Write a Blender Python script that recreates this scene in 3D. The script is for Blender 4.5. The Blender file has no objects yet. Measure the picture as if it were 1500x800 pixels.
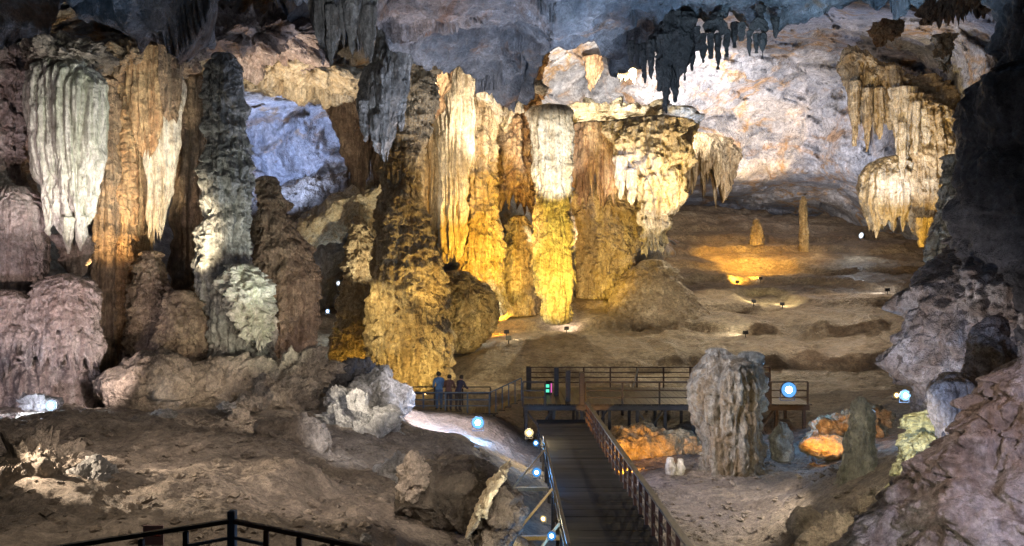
import bpy, bmesh, math, random
import numpy as np
from mathutils import Vector, Matrix

SC = bpy.context.scene
COL = SC.collection
S = 1071.0            # focal length in photo pixels (1500 wide)
CZ = 8.0              # camera height
R = math.radians

# ------------------------------------------------------------------ camera, world, exposure
cam = bpy.data.cameras.new('camera'); cam.lens = 36.0 * S / 1500.0; cam.sensor_width = 36.0
cam.clip_start = 0.1; cam.clip_end = 600.0
camo = bpy.data.objects.new('camera', cam); COL.objects.link(camo)
camo.location = (0, 0, CZ); camo.rotation_euler = (R(90), 0, 0)
SC.camera = camo

wd = bpy.data.worlds.new('World'); SC.world = wd; wd.use_nodes = True
bgn = wd.node_tree.nodes['Background']
bgn.inputs[0].default_value = (0.50, 0.56, 0.75, 1); bgn.inputs[1].default_value = 0.018

vs = SC.view_settings
vs.view_transform = 'Standard'; vs.look = 'None'; vs.exposure = 0.4; vs.gamma = 1.0
vs.use_curve_mapping = False
SC.cycles.use_denoising = True; SC.cycles.denoising_prefilter = 'NONE'
SC.cycles.sample_clamp_indirect = 4.0
SC.cycles.max_bounces = 5; SC.cycles.diffuse_bounces = 3; SC.cycles.glossy_bounces = 2


def W(px, py, d):
    return Vector(((px - 750) / S * d, d, CZ - (py - 400) / S * d))


LIGHTS = []


def light(px, py, d, tx, ty, td, col, power, ang=70, blend=0.7, r=0.12):
    """A spot without fixture, hidden show-cave projector and added fill alike, from one place in the cave towards another."""
    l = bpy.data.lights.new('projector_or_fill', 'SPOT')
    l.energy = power; l.color = col; l.spot_size = R(ang); l.spot_blend = blend; l.shadow_soft_size = r
    o = bpy.data.objects.new('projector_or_fill', l); COL.objects.link(o)
    p, t = W(px, py, d), W(tx, ty, td)
    o.location = p; o.rotation_euler = (t - p).to_track_quat('-Z', 'Y').to_euler()
    LIGHTS.append(o)
    return o


def glow(px, py, d, col, power, r=0.15):
    l = bpy.data.lights.new('lamp_light', 'POINT')
    l.energy = power; l.color = col; l.shadow_soft_size = r
    o = bpy.data.objects.new('lamp_light', l); COL.objects.link(o); o.location = W(px, py, d)
    return o


YEL = (1.0, 0.62, 0.10); ORA = (1.0, 0.45, 0.04); WARM = (1.0, 0.80, 0.55); WHT = (0.95, 0.95, 1.0)
LAV = (0.80, 0.78, 1.0); BLU = (0.22, 0.42, 1.0); PNK = (1.0, 0.55, 0.42); GRN = (0.85, 1.0, 0.75); CYN = (0.45, 0.75, 1.0)

# --- vault
light(860, 115, 66, 850, 115, 79, (1.0, .90, .78), 8500, 120)
light(930, 122, 71, 930, 110, 82, (1.0, .90, .80), 3600, 150)
light(1015, 130, 75, 1040, 115, 84, (1.0, .91, .88), 4200, 140)
light(890, 150, 58, 890, 176, 65, (1.0, .88, .68), 3200, 150)
light(1085, 235, 83, 1060, 180, 88, (1.0, .86, .74), 2600, 140)
light(1110, 300, 72, 1090, 190, 88, (.96, .90, .92), 3600, 90)
light(1000, 200, 76, 1010, 150, 86, (1.0, .90, .82), 3000, 130)
light(1230, 300, 75, 1180, 190, 88, (.80, .82, .96), 4200, 110)
light(1330, 330, 58, 1330, 90, 64, (.50, .66, 1.0), 3400, 100)
light(1010, 250, 58, 1150, 60, 68, (.46, .62, 1.0), 5600, 90)
light(1120, 285, 82, 1110, 200, 89, (1.0, .60, .20), 4200, 80)
light(1225, 190, 53, 1325, 140, 65, (1.0, .74, .40), 3000, 60)
# --- middle row of columns
light(625, 580, 34, 600, 480, 40, (1.0, .70, .22), 1700, 80)
light(500, 420, 36, 580, 480, 40, (1.0, .78, .36), 700, 70)
light(690, 500, 36, 610, 330, 40, (1.0, .68, .20), 1700, 60)
light(690, 250, 40, 590, 260, 40, (1.0, .72, .34), 220, 90)
light(512, 548, 43.5, 515, 490, 48, YEL, 1300, 70)
light(712, 405, 45, 712, 330, 52, (1, .53, .05), 4200, 80)
light(720, 200, 46, 700, 170, 52, (1.0, .84, .68), 2600, 90)
light(735, 330, 46.5, 640, 240, 50, (1.0, .76, .44), 1700, 80)
light(575, 300, 45, 640, 250, 50, (1.0, .82, .6), 500, 80)
light(640, 120, 43, 660, 160, 50, (1.0, .82, .62), 1300, 110)
light(720, 500, 40, 690, 440, 47, (1.0, .72, .24), 700, 70)
light(812, 440, 43, 811, 378, 50, (1.0, .68, .09), 5000, 85)
light(840, 380, 34, 811, 225, 50, (1.0, .97, .93), 26000, 20, .5)
light(865, 445, 52, 885, 360, 60, (1.0, .62, .10), 1500, 90)
light(755, 440, 52, 755, 340, 58, (1.0, .64, .14), 900, 80)
light(770, 400, 46, 755, 230, 58, (1.0, .66, .28), 1500, 50)
light(880, 420, 46, 870, 240, 56, (1.0, .72, .48), 5200, 45)
light(965, 425, 46, 952, 240, 55, (1.0, .86, .70), 7000, 45)
light(1020, 330, 49, 960, 220, 55, (1.0, .66, .2), 2600, 70)
light(900, 235, 50, 930, 270, 54, (.72, .74, 1.0), 700, 80)
light(960, 410, 50, 950, 415, 56, (1.0, .88, .64), 700, 100)
# --- right draperies
light(1290, 366, 54, 1300, 160, 64, (1.0, .74, .40), 4600, 60)
light(1375, 385, 54, 1362, 290, 62, (1.0, .62, .12), 3600, 80)
light(1262, 352, 60, 1300, 300, 65, (1.0, .88, .80), 900, 90)
light(1400, 390, 22, 1395, 330, 26, (1.0, .85, .65), 260, 70)
# --- ceiling
light(590, 520, 31, 560, 70, 26, (.60, .66, .92), 3000, 110)
light(870, 230, 29, 760, 80, 29, (.56, .68, .96), 1600, 120)
light(940, 220, 22, 1000, 30, 24, (.46, .66, 1.0), 2000, 120)
light(1160, 200, 21, 1190, 10, 22, (.40, .68, 1.0), 1900, 120)
light(600, 200, 29, 640, 50, 27, (1.0, .66, .5), 700, 110)
light(200, 300, 13, 110, 40, 12, (.36, .64, 1.0), 380, 110)
light(700, 330, 36, 720, 120, 38, (.74, .74, .86), 1700, 110)
light(620, 300, 33, 600, 90, 31, (1.0, .78, .68), 400, 100)
# --- left
light(378, 300, 46, 430, 190, 56, (.38, .54, 1.0), 6500, 80)
light(360, 250, 44, 430, 150, 54, (.62, .72, 1.0), 2200, 80)
light(270, 440, 40, 275, 300, 46, (.60, .66, 1.0), 2600, 80)
light(560, 430, 43, 510, 300, 50, (1.0, .86, .58), 1500, 60)
light(210, 330, 25, 110, 220, 28, (1.0, 1.0, .92), 1500, 80)
light(20, 400, 24, 80, 220, 28, (1.0, .84, .88), 500, 70)
light(230, 250, 22, 120, 200, 28, (.94, 1.0, .90), 700, 60)
light(-60, 520, 19, 25, 330, 28, (1.0, .76, .68), 1300, 60)
light(175, 560, 23, 60, 500, 27, (1.0, .84, .80), 700, 100)
light(-40, 600, 19, 60, 480, 26.5, (.86, .80, 1.0), 700, 80)
light(300, 430, 26.5, 242, 250, 32, (1.0, .84, .58), 3600, 50)
light(140, 440, 29, 180, 230, 32, (1.0, .62, .26), 1500, 70)
light(215, 530, 26, 180, 430, 32, (1.0, .64, .26), 1200, 60)
light(245, 420, 26, 325, 240, 30, (1.0, .97, .86), 430, 70)
light(440, 460, 25, 345, 330, 30, (.86, .95, .88), 800, 60)
light(450, 540, 24, 362, 440, 29, (.96, 1.0, .78), 520, 60)
light(520, 500, 27, 420, 420, 34, (1.0, .76, .60), 800, 60)
light(330, 560, 22, 240, 480, 29, (1.0, .82, .62), 600, 70)
light(330, 160, 30, 340, 60, 37, (1.0, .80, .66), 1500, 120)
light(430, 200, 35, 430, 70, 41, (1.0, .80, .60), 1500, 120)
light(520, 60, 20, 500, 50, 25, (.80, .86, 1.0), 260, 100)
light(640, 330, 28, 560, 150, 33, (.72, .80, 1.0), 1100, 50)
# --- foreground
light(-140, 560, 12, 330, 730, 13, (1.0, .82, .62), 1900, 46, .25)
light(600, 420, 11, 400, 680, 17, (1.0, .86, .76), 1050, 80)
light(300, 520, 13, 150, 650, 15, (1.0, .84, .70), 420, 70)
light(430, 560, 18, 300, 560, 27, (1.0, .84, .70), 600, 70)
light(560, 560, 20, 480, 570, 27, (1.0, .88, .70), 700, 70)
light(610, 560, 27.5, 580, 590, 27.5, (.95, .90, 1.0), 45, 110)
light(650, 530, 25.5, 578, 580, 27, (.96, .92, 1.0), 420, 60)
light(640, 470, 27, 650, 635, 28, (.92, .86, 1.0), 3400, 70)
light(470, 590, 16, 560, 650, 22, (.88, .90, 1.0), 420, 60)
light(748, 745, 13.0, 716, 735, 14.2, (1.0, .92, .72), 60, 120)
light(640, 640, 11, 680, 720, 15, (1.0, .80, .6), 90, 60)
light(912, 690, 26.3, 930, 645, 29, (1.0, .42, .02), 420, 120)
light(990, 690, 26.6, 980, 645, 29, (1.0, .42, .02), 380, 120)
light(930, 640, 22.5, 1060, 610, 25.5, (1.0, .93, .95), 900, 70)
light(1130, 700, 19, 1080, 640, 25.5, (1.0, .88, .62), 380, 60)
light(1010, 480, 23, 1060, 560, 25.5, (.84, .86, 1.0), 450, 70)
light(900, 640, 24, 985, 690, 25.5, (.75, .72, 1.0), 160, 100)
light(1190, 630, 19, 1050, 740, 20.5, (1.0, .88, .72), 700, 100)
light(1010, 560, 22, 1060, 740, 22, (.88, .84, 1.0), 420, 80)
light(1195, 640, 24.6, 1245, 625, 28.5, (1.0, .42, .03), 420, 90)
light(2050, 620, 5.2, 1440, 720, 9, (.80, .74, 1.0), 800, 90)
light(1230, 400, 9.5, 1440, 640, 9.5, (1.0, .76, .64), 200, 60)
light(1230, 880, 7.2, 1330, 780, 9, (1.0, .92, .74), 160, 100)
light(430, 480, 8.2, 200, 800, 10, (1.0, .86, .70), 240, 130)  # fill added to brighten the near slope, no lamp hangs here
light(60, 560, 8.5, 60, 780, 10, (1.0, .84, .66), 110, 130)
light(620, 330, 6, 600, 780, 13, (1.0, .84, .66), 330, 70)
light(1300, 740, 11, 1345, 640, 15.8, (1.0, .94, .46), 150, 60)
light(1330, 560, 14, 1270, 720, 18.5, (1.0, .88, .66), 330, 70)
light(1250, 620, 17, 1410, 450, 20, (.90, .82, .80), 700, 60)
light(1340, 540, 16, 1400, 560, 20, (.35, .55, 1.0), 260, 60)
light(1350, 660, 13.5, 1400, 625, 15.5, (.36, .55, 1.0), 230, 80)
light(1190, 700, 12.5, 1230, 780, 15, (1.0, .86, .62), 300, 100)
light(1420, 520, 12, 1410, 580, 15.5, (1.0, .80, .62), 60, 60)
light(1380, 420, 14, 1460, 250, 17, (.6, .66, .85), 45, 80)
# --- terrace
light(700, 470, 38, 720, 540, 42, (1.0, .84, .52), 450, 110)
light(900, 450, 38, 950, 520, 46, (1.0, .86, .62), 500, 110)
light(1200, 400, 42, 1180, 500, 48, (1.0, .82, .66), 800, 110)
light(1240, 300, 70, 1120, 380, 74, (1.0, .66, .28), 900, 110)
light(1088, 315, 70, 1090, 384, 73, (1.0, .52, .06), 4200, 110)
light(800, 300, 57, 800, 490, 48, (1.0, .82, .50), 2600, 100)  # added backlight, like the next two, so the terrace risers fall dark
light(1050, 280, 64, 1030, 460, 52, (1.0, .80, .50), 4200, 90)
light(1240, 290, 62, 1210, 460, 50, (1.0, .78, .54), 2600, 90)
light(1010, 300, 62, 1060, 350, 76, (1.0, .64, .24), 700, 90)


# ------------------------------------------------------------------ numeric noise
def _hash(ix, iy, iz, seed):
    h = (ix.astype(np.uint32) * np.uint32(374761393) + iy.astype(np.uint32) * np.uint32(668265263)
         + iz.astype(np.uint32) * np.uint32(2147483647) + np.uint32((seed * 974634777) & 0xffffffff))
    h = (h ^ (h >> np.uint32(13))) * np.uint32(1274126177)
    h = (h ^ (h >> np.uint32(16))) * np.uint32(2246822519)
    return h ^ (h >> np.uint32(15))


_G = np.random.RandomState(5).randn(64, 3).astype(np.float32)
_G /= np.linalg.norm(_G, axis=1, keepdims=True)


def perlin(p, seed=0):
    p = np.asarray(p, np.float32)
    i = np.floor(p).astype(np.int32); f = p - i
    u = f * f * f * (f * (f * 6 - 15) + 10)
    out = 0
    for dx in (0, 1):
        wx = u[:, 0] if dx else 1 - u[:, 0]
        for dy in (0, 1):
            wy = wx * (u[:, 1] if dy else 1 - u[:, 1])
            for dz in (0, 1):
                w = wy * (u[:, 2] if dz else 1 - u[:, 2])
                g = _G[_hash(i[:, 0] + dx, i[:, 1] + dy, i[:, 2] + dz, seed) & np.uint32(63)]
                out = out + w * (g[:, 0] * (f[:, 0] - dx) + g[:, 1] * (f[:, 1] - dy) + g[:, 2] * (f[:, 2] - dz))
    return out * 1.5


def fbm(p, octv=4, seed=0, gain=.5):
    a, s, o = 1.0, 1.0, 0
    for k in range(octv):
        o = o + a * perlin(p * s + k * 7.3, seed + k); a *= gain; s *= 2.03
    return o


def ridged(p, octv=4, seed=0, gain=.5):
    a, s, o = 1.0, 1.0, 0
    for k in range(octv):
        o = o + a * (1 - 2 * np.abs(perlin(p * s + k * 3.1, seed + k))); a *= gain; s *= 2.03
    return o * .6


def voro(p, seed=0, scales=False):
    """F1 distance and a tilted-facet value of the nearest cell."""
    p = np.asarray(p, np.float32); i = np.floor(p).astype(np.int32)
    best = np.full(len(p), 9.0, np.float32); fac = np.zeros(len(p), np.float32); qz = np.zeros(len(p), np.float32)
    for dx in (-1, 0, 1):
        for dy in (-1, 0, 1):
            for dz in (-1, 0, 1):
                c = i + np.array([dx, dy, dz], np.int32)
                h = _hash(c[:, 0], c[:, 1], c[:, 2], seed)
                r0 = (h & np.uint32(1023)).astype(np.float32) / 1023
                r1 = ((h >> np.uint32(10)) & np.uint32(1023)).astype(np.float32) / 1023
                r2 = ((h >> np.uint32(20)) & np.uint32(1023)).astype(np.float32) / 1023
                q = p - c - np.stack([r0, r1, r2], 1)
                dd = (q * q).sum(1); m = dd < best
                g = _G[h & np.uint32(63)]
                fac = np.where(m, (q * g).sum(1) + .5 * (r1 - .5), fac); qz = np.where(m, q[:, 2], qz); best = np.where(m, dd, best)
    if scales: return np.sqrt(best), qz
    return np.sqrt(best), fac


def tps(pts, vals, q, smooth=0.0):
    pts = np.asarray(pts, float); n = len(pts); sc = pts.std(0); mu = pts.mean(0)
    P = (pts - mu) / sc; Q = (np.asarray(q, float) - mu) / sc
    def k(r2): return np.where(r2 > 1e-12, r2 * np.log(r2 + 1e-12), 0)
    A = np.zeros((n + 3, n + 3)); d2 = ((P[:, None] - P[None]) ** 2).sum(2)
    A[:n, :n] = k(d2) + smooth * np.eye(n); A[:n, n] = 1; A[:n, n + 1:] = P; A[n, :n] = 1; A[n + 1:, :n] = P.T
    sol = np.linalg.solve(A, np.r_[vals, 0, 0, 0])
    out = np.zeros(len(Q))
    for s in range(0, len(Q), 20000):
        qq = Q[s:s + 20000]
        out[s:s + 20000] = k(((qq[:, None] - P[None]) ** 2).sum(2)) @ sol[:n] + sol[n] + qq @ sol[n + 1:]
    return out


def upsample(c, nr, nc):
    r0, c0 = c.shape
    y = np.linspace(0, r0 - 1, nr); x = np.linspace(0, c0 - 1, nc)
    yi = np.minimum(y.astype(int), r0 - 2); xi = np.minimum(x.astype(int), c0 - 2)
    fy = (y - yi)[:, None]; fx = (x - xi)[None]
    return ((c[yi][:, xi] * (1 - fx) + c[yi][:, xi + 1] * fx) * (1 - fy)
            + (c[yi + 1][:, xi] * (1 - fx) + c[yi + 1][:, xi + 1] * fx) * fy)


# ------------------------------------------------------------------ mesh helpers
def mesh_np(name, V, F, mat, parent=None, smooth=True):
    me = bpy.data.meshes.new(name)
    V = np.ascontiguousarray(V, np.float32); F = np.ascontiguousarray(F, np.int32)
    k = F.shape[1]
    me.vertices.add(len(V)); me.vertices.foreach_set('co', V.ravel())
    me.loops.add(F.size); me.loops.foreach_set('vertex_index', F.ravel())
    me.polygons.add(len(F)); me.polygons.foreach_set('loop_start', np.arange(0, F.size, k, dtype=np.int32))
    try:
        me.polygons.foreach_set('loop_total', np.full(len(F), k, np.int32))
    except Exception:
        pass
    me.polygons.foreach_set('use_smooth', np.full(len(F), smooth))
    me.update(calc_edges=True); me.validate()
    if mat: me.materials.append(mat)
    o = bpy.data.objects.new(name, me); COL.objects.link(o)
    if parent: o.parent = parent
    return o


def grid_faces(nr, nc, wrap=False, flip=False, off=0):
    r = np.arange(nr - 1)[:, None]; c = np.arange(nc if wrap else nc - 1)[None]
    c1 = (c + 1) % nc
    a = r * nc + c; b = r * nc + c1; e = (r + 1) * nc + c1; f = (r + 1) * nc + c
    q = np.stack([a, b, e, f], -1).reshape(-1, 4) + off
    return q[:, ::-1] if flip else q


def tag(o, label=None, cat=None, group=None, kind=None):
    if label: o['label'] = label
    if cat: o['category'] = cat
    if group: o['group'] = group
    if kind: o['kind'] = kind
    return o


def thing(name, label, cat, loc, rz=0, group=None):
    o = bpy.data.objects.new(name, None); COL.objects.link(o); o.empty_display_size = .2
    o.location = loc; o.rotation_euler = (0, 0, rz)
    return tag(o, label, cat, group)


# ------------------------------------------------------------------ materials
def nmat(name):
    m = bpy.data.materials.new(name); m.use_nodes = True
    return m, m.node_tree.nodes, m.node_tree.links


def rock(name, c1, c2, streak=None, amt=.5, bump=.5, bscale=1.0, vor=0.0, vscale=3.0, flat=False, rough=.72, cs=.35, stain=None, stain_amt=.5, flow=0.0, sscale=.55, veins=None, vein_scale=.17):
    m, N, L = nmat(name)
    bs = N['Principled BSDF']
    geo = N.new('ShaderNodeNewGeometry')
    pos = geo.outputs['Position']

    def mapping(sx, sy, sz):
        v = N.new('ShaderNodeVectorMath'); v.operation = 'MULTIPLY'; v.inputs[1].default_value = (sx, sy, sz)
        L.new(pos, v.inputs[0]); return v.outputs[0]

    def noise(vec, sc, det=6, ro=.6, dist=0.0):
        n = N.new('ShaderNodeTexNoise'); n.inputs['Scale'].default_value = sc; n.inputs['Detail'].default_value = det
        n.inputs['Roughness'].default_value = ro; n.inputs['Distortion'].default_value = dist
        L.new(vec, n.inputs['Vector']); return n.outputs[0]

    def ramp(v, a, b):
        r = N.new('ShaderNodeMapRange'); r.inputs[1].default_value = a; r.inputs[2].default_value = b
        r.interpolation_type = 'SMOOTHSTEP'
        L.new(v, r.inputs[0]); return r.outputs[0]

    def mix(fac, a, b, mode='MIX'):
        x = N.new('ShaderNodeMix'); x.data_type = 'RGBA'; x.blend_type = mode
        if isinstance(fac, float): x.inputs[0].default_value = fac
        else: L.new(fac, x.inputs[0])
        for s, val in ((6, a), (7, b)):
            if isinstance(val, tuple): x.inputs[s].default_value = (*val, 1)
            else: L.new(val, x.inputs[s])
        return x.outputs[2]

    def mul(v, k):
        x = N.new('ShaderNodeMath'); x.operation = 'MULTIPLY'; x.inputs[1].default_value = k
        L.new(v, x.inputs[0]); return x.outputs[0]

    def add(a, b):
        x = N.new('ShaderNodeMath'); x.operation = 'ADD'; L.new(a, x.inputs[0]); L.new(b, x.inputs[1]); return x.outputs[0]

    base_vec = mapping(1, 1, 1.4) if flat else pos
    n1 = noise(base_vec, cs, 9, .62, .6)
    col = mix(ramp(n1, .40, .62), c1, c2)
    fine = noise(pos, 3.2 * bscale, 9, .72)
    if streak:
        st = noise(mapping(1, 1, .07) if not flat else mapping(.45, .45, 1.3), 2.0, 6, .6, .25)
        col = mix(mul(ramp(st, .46, .62), amt), col, streak)
        st2 = noise(mapping(1, 1, .04) if not flat else mapping(.6, .6, 1.2), 6.5, 5, .6, .2)
        col = mix(mul(ramp(st2, .50, .60), amt * .8), col, streak)
    if stain:
        sn = noise(pos, sscale, 8, .68, 1.0)
        col = mix(mul(ramp(sn, .54, .66), stain_amt), col, stain)
    if veins:
        ve = N.new('ShaderNodeTexVoronoi'); ve.feature = 'DISTANCE_TO_EDGE'; ve.inputs['Scale'].default_value = vein_scale
        wn = N.new('ShaderNodeTexNoise'); wn.inputs['Scale'].default_value = .5; wn.inputs['Detail'].default_value = 6
        L.new(pos, wn.inputs['Vector'])
        ws = N.new('ShaderNodeVectorMath'); ws.operation = 'SCALE'; ws.inputs['Scale'].default_value = 3.5
        wa = N.new('ShaderNodeVectorMath'); wa.operation = 'ADD'
        L.new(wn.outputs['Color'], ws.inputs[0]); L.new(pos, wa.inputs[0]); L.new(ws.outputs[0], wa.inputs[1]); L.new(wa.outputs[0], ve.inputs['Vector'])
        vr = N.new('ShaderNodeMapRange'); vr.inputs[1].default_value = .0; vr.inputs[2].default_value = .07; vr.inputs[3].default_value = .85; vr.inputs[4].default_value = 0
        L.new(ve.outputs['Distance'], vr.inputs[0])
        vm_ = N.new('ShaderNodeMath'); vm_.operation = 'MULTIPLY'
        L.new(vr.outputs[0], vm_.inputs[0]); L.new(ramp(noise(pos, .14, 4), .42, .58), vm_.inputs[1])
        col = mix(vm_.outputs[0], col, veins)
    sp = N.new('ShaderNodeMapRange'); sp.inputs[1].default_value = .3; sp.inputs[2].default_value = .72
    sp.inputs[3].default_value = .50; sp.inputs[4].default_value = 1.4
    L.new(fine, sp.inputs[0])
    cc = N.new('ShaderNodeCombineColor')
    for k in range(3): L.new(sp.outputs[0], cc.inputs[k])
    col = mix(1.0, col, cc.outputs[0], 'MULTIPLY')
    gr = N.new('ShaderNodeMapRange'); gr.inputs[1].default_value = .34; gr.inputs[2].default_value = .66
    gr.inputs[3].default_value = .64; gr.inputs[4].default_value = 1.36
    L.new(noise(pos if flat else mapping(1, 1, .6), 9.0 * bscale, 6, .8), gr.inputs[0])
    c2_ = N.new('ShaderNodeCombineColor')
    for k in range(3): L.new(gr.outputs[0], c2_.inputs[k])
    col = mix(1.0, col, c2_.outputs[0], 'MULTIPLY')
    L.new(col, bs.inputs['Base Color'])
    rr = N.new('ShaderNodeMapRange'); rr.inputs[1].default_value = .3; rr.inputs[2].default_value = .7
    rr.inputs[3].default_value = rough - .34; rr.inputs[4].default_value = min(1, rough + .18)
    L.new(n1, rr.inputs[0]); L.new(rr.outputs[0], bs.inputs['Roughness'])
    h = add(mul(fine, .30 / bscale), mul(noise(pos, .9 * bscale, 7, .6), .45 / bscale))
    if vor:
        vt = N.new('ShaderNodeTexVoronoi'); vt.feature = 'SMOOTH_F1'; vt.inputs['Scale'].default_value = vscale
        vt.inputs['Smoothness'].default_value = .35
        wv = N.new('ShaderNodeVectorMath'); wv.operation = 'ADD'
        nz = N.new('ShaderNodeTexNoise'); nz.inputs['Scale'].default_value = vscale * .7; nz.inputs['Detail'].default_value = 3
        L.new(pos, nz.inputs['Vector'])
        sc3 = N.new('ShaderNodeVectorMath'); sc3.operation = 'SCALE'; sc3.inputs['Scale'].default_value = .5
        L.new(nz.outputs['Color'], sc3.inputs[0])
        L.new(mapping(1, 1, .65), wv.inputs[0]); L.new(sc3.outputs[0], wv.inputs[1]); L.new(wv.outputs[0], vt.inputs['Vector'])
        h = add(h, mul(vt.outputs['Distance'], -vor / vscale))
    if flow:
        h = add(h, mul(noise(mapping(1, 1, .05), 4.5, 5, .6, .15), flow * .25))
    b = N.new('ShaderNodeBump'); b.inputs['Strength'].default_value = min(1.0, bump * 1.5); b.inputs['Distance'].default_value = 1.2
    L.new(h, b.inputs['Height']); L.new(b.outputs[0], bs.inputs['Normal'])
    return m


def plain(name, c, rough=.6, metal=0.0, grain=0.25, scale=6.0, stretch=(1, 1, 1)):
    m, N, L = nmat(name)
    bs = N['Principled BSDF']; bs.inputs['Roughness'].default_value = rough; bs.inputs['Metallic'].default_value = metal
    tc = N.new('ShaderNodeTexCoord'); mp = N.new('ShaderNodeMapping'); mp.inputs['Scale'].default_value = stretch
    n = N.new('ShaderNodeTexNoise'); n.inputs['Scale'].default_value = scale; n.inputs['Detail'].default_value = 8
    L.new(tc.outputs['Object'], mp.inputs[0]); L.new(mp.outputs[0], n.inputs['Vector'])
    mr = N.new('ShaderNodeMapRange'); mr.inputs[1].default_value = .3; mr.inputs[2].default_value = .7
    mr.inputs[3].default_value = 1 - grain; mr.inputs[4].default_value = 1 + grain
    L.new(n.outputs[0], mr.inputs[0])
    vm = N.new('ShaderNodeVectorMath'); vm.operation = 'SCALE'; vm.inputs[0].default_value = c
    L.new(mr.outputs[0], vm.inputs['Scale']); L.new(vm.outputs[0], bs.inputs['Base Color'])
    b = N.new('ShaderNodeBump'); b.inputs['Strength'].default_value = .25; b.inputs['Distance'].default_value = .02
    L.new(n.outputs[0], b.inputs['Height']); L.new(b.outputs[0], bs.inputs['Normal'])
    return m


def emit(name, c, k):
    m, N, L = nmat(name)
    bs = N['Principled BSDF']; bs.inputs['Base Color'].default_value = (.02, .02, .02, 1); bs.inputs['Roughness'].default_value = .9; bs.inputs['Specular IOR Level'].default_value = 0.0
    bs.inputs['Emission Color'].default_value = (*c, 1); bs.inputs['Emission Strength'].default_value = k
    return m


M = {}
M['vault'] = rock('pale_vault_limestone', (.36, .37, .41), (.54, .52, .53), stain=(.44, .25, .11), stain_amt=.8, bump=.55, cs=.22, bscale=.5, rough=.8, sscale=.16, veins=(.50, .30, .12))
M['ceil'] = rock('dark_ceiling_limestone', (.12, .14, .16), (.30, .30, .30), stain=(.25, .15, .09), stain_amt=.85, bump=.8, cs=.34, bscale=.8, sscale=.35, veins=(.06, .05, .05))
M['floor'] = rock('cave_soil', (.20, .16, .125), (.30, .245, .195), stain=(.13, .105, .085), bump=.6, bscale=1.6, cs=.5, rough=.85, vor=.25, vscale=2.2)
M['terrace'] = rock('terrace_flowstone', (.27, .20, .13), (.42, .34, .24), streak=(.17, .115, .07), amt=.6, flat=True, bump=.6, cs=.3, rough=.6, stain=(.12, .085, .055), stain_amt=.6, sscale=.3)
M['grey'] = rock('grey_flowstone', (.24, .235, .21), (.38, .36, .32), streak=(.13, .12, .10), amt=.6, bump=.5, vor=.5, vscale=2.0, flow=.5, rough=.65)
M['pale'] = rock('pale_drapery', (.50, .46, .39), (.62, .59, .52), streak=(.36, .30, .20), amt=.6, bump=.35, flow=1.0, rough=.6)
M['green'] = rock('greenish_drapery', (.45, .41, .35), (.56, .53, .46), streak=(.30, .31, .21), amt=.6, bump=.35, flow=1.0, rough=.55)
M['brown'] = rock('brown_flowstone', (.26, .19, .13), (.38, .29, .20), streak=(.15, .10, .07), amt=.7, bump=.55, vor=.5, vscale=2.4, flow=.5)
M['rust'] = rock('rusty_flowstone', (.34, .22, .12), (.48, .35, .20), streak=(.25, .13, .06), amt=.7, bump=.45, flow=1.0)
M['tan'] = rock('tan_flowstone', (.44, .34, .20), (.56, .46, .30), streak=(.28, .19, .09), amt=.7, bump=.55, vor=.7, vscale=1.6, flow=.4)
M['cream'] = rock('cream_flowstone', (.52, .45, .32), (.66, .60, .48), streak=(.40, .29, .15), amt=.55, bump=.5, vor=.5, vscale=1.8, flow=.5)
M['pink'] = rock('pinkish_flowstone', (.31, .255, .23), (.45, .385, .355), streak=(.22, .15, .125), amt=.5, bump=.5, vor=.3, vscale=1.8, flow=.8)
M['rockbrown'] = rock('brown_limestone', (.22, .175, .135), (.36, .30, .24), stain=(.12, .09, .07), bump=.8, bscale=1.4, vor=.4, vscale=3.0)
M['rockgrey'] = rock('grey_limestone', (.26, .25, .24), (.40, .385, .37), stain=(.16, .13, .11), bump=.8, bscale=1.4, vor=.4, vscale=3.2)
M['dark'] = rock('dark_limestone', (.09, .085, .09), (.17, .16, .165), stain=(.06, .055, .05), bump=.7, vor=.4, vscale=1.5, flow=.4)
M['lav'] = rock('weathered_limestone', (.25, .20, .17), (.45, .41, .40), streak=(.22, .15, .11), amt=.5, stain=(.11, .08, .065), stain_amt=.9, bump=.9, bscale=1.7, vor=.3, vscale=4.0, cs=.9, sscale=1.3)
M['stump'] = rock('stump_limestone', (.20, .18, .15), (.40, .36, .30), streak=(.16, .11, .06), amt=.9, stain=(.12, .11, .09), bump=.8, bscale=1.5, vor=.3, vscale=3.5, flow=.6, sscale=1.0)
M['moss'] = rock('yellow_coral_limestone', (.42, .40, .20), (.55, .52, .30), bump=.9, bscale=2.5, vor=.7, vscale=5)
M['bullet'] = rock('dark_green_flowstone', (.10, .105, .075), (.19, .185, .14), streak=(.30, .28, .22), amt=.5, bump=.5, flow=.8, rough=.5)
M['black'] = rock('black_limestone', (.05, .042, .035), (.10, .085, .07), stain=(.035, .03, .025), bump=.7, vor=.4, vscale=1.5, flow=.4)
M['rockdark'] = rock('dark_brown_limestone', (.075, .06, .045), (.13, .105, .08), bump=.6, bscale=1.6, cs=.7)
M['wood'] = plain('dark_wet_timber', (.050, .040, .033), .55, 0, .45, 4, (1, 8, 8))
M['plank'] = plain('walkway_plank', (.028, .023, .020), .5, 0, .5, 3, (.6, 9, 9))
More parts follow.
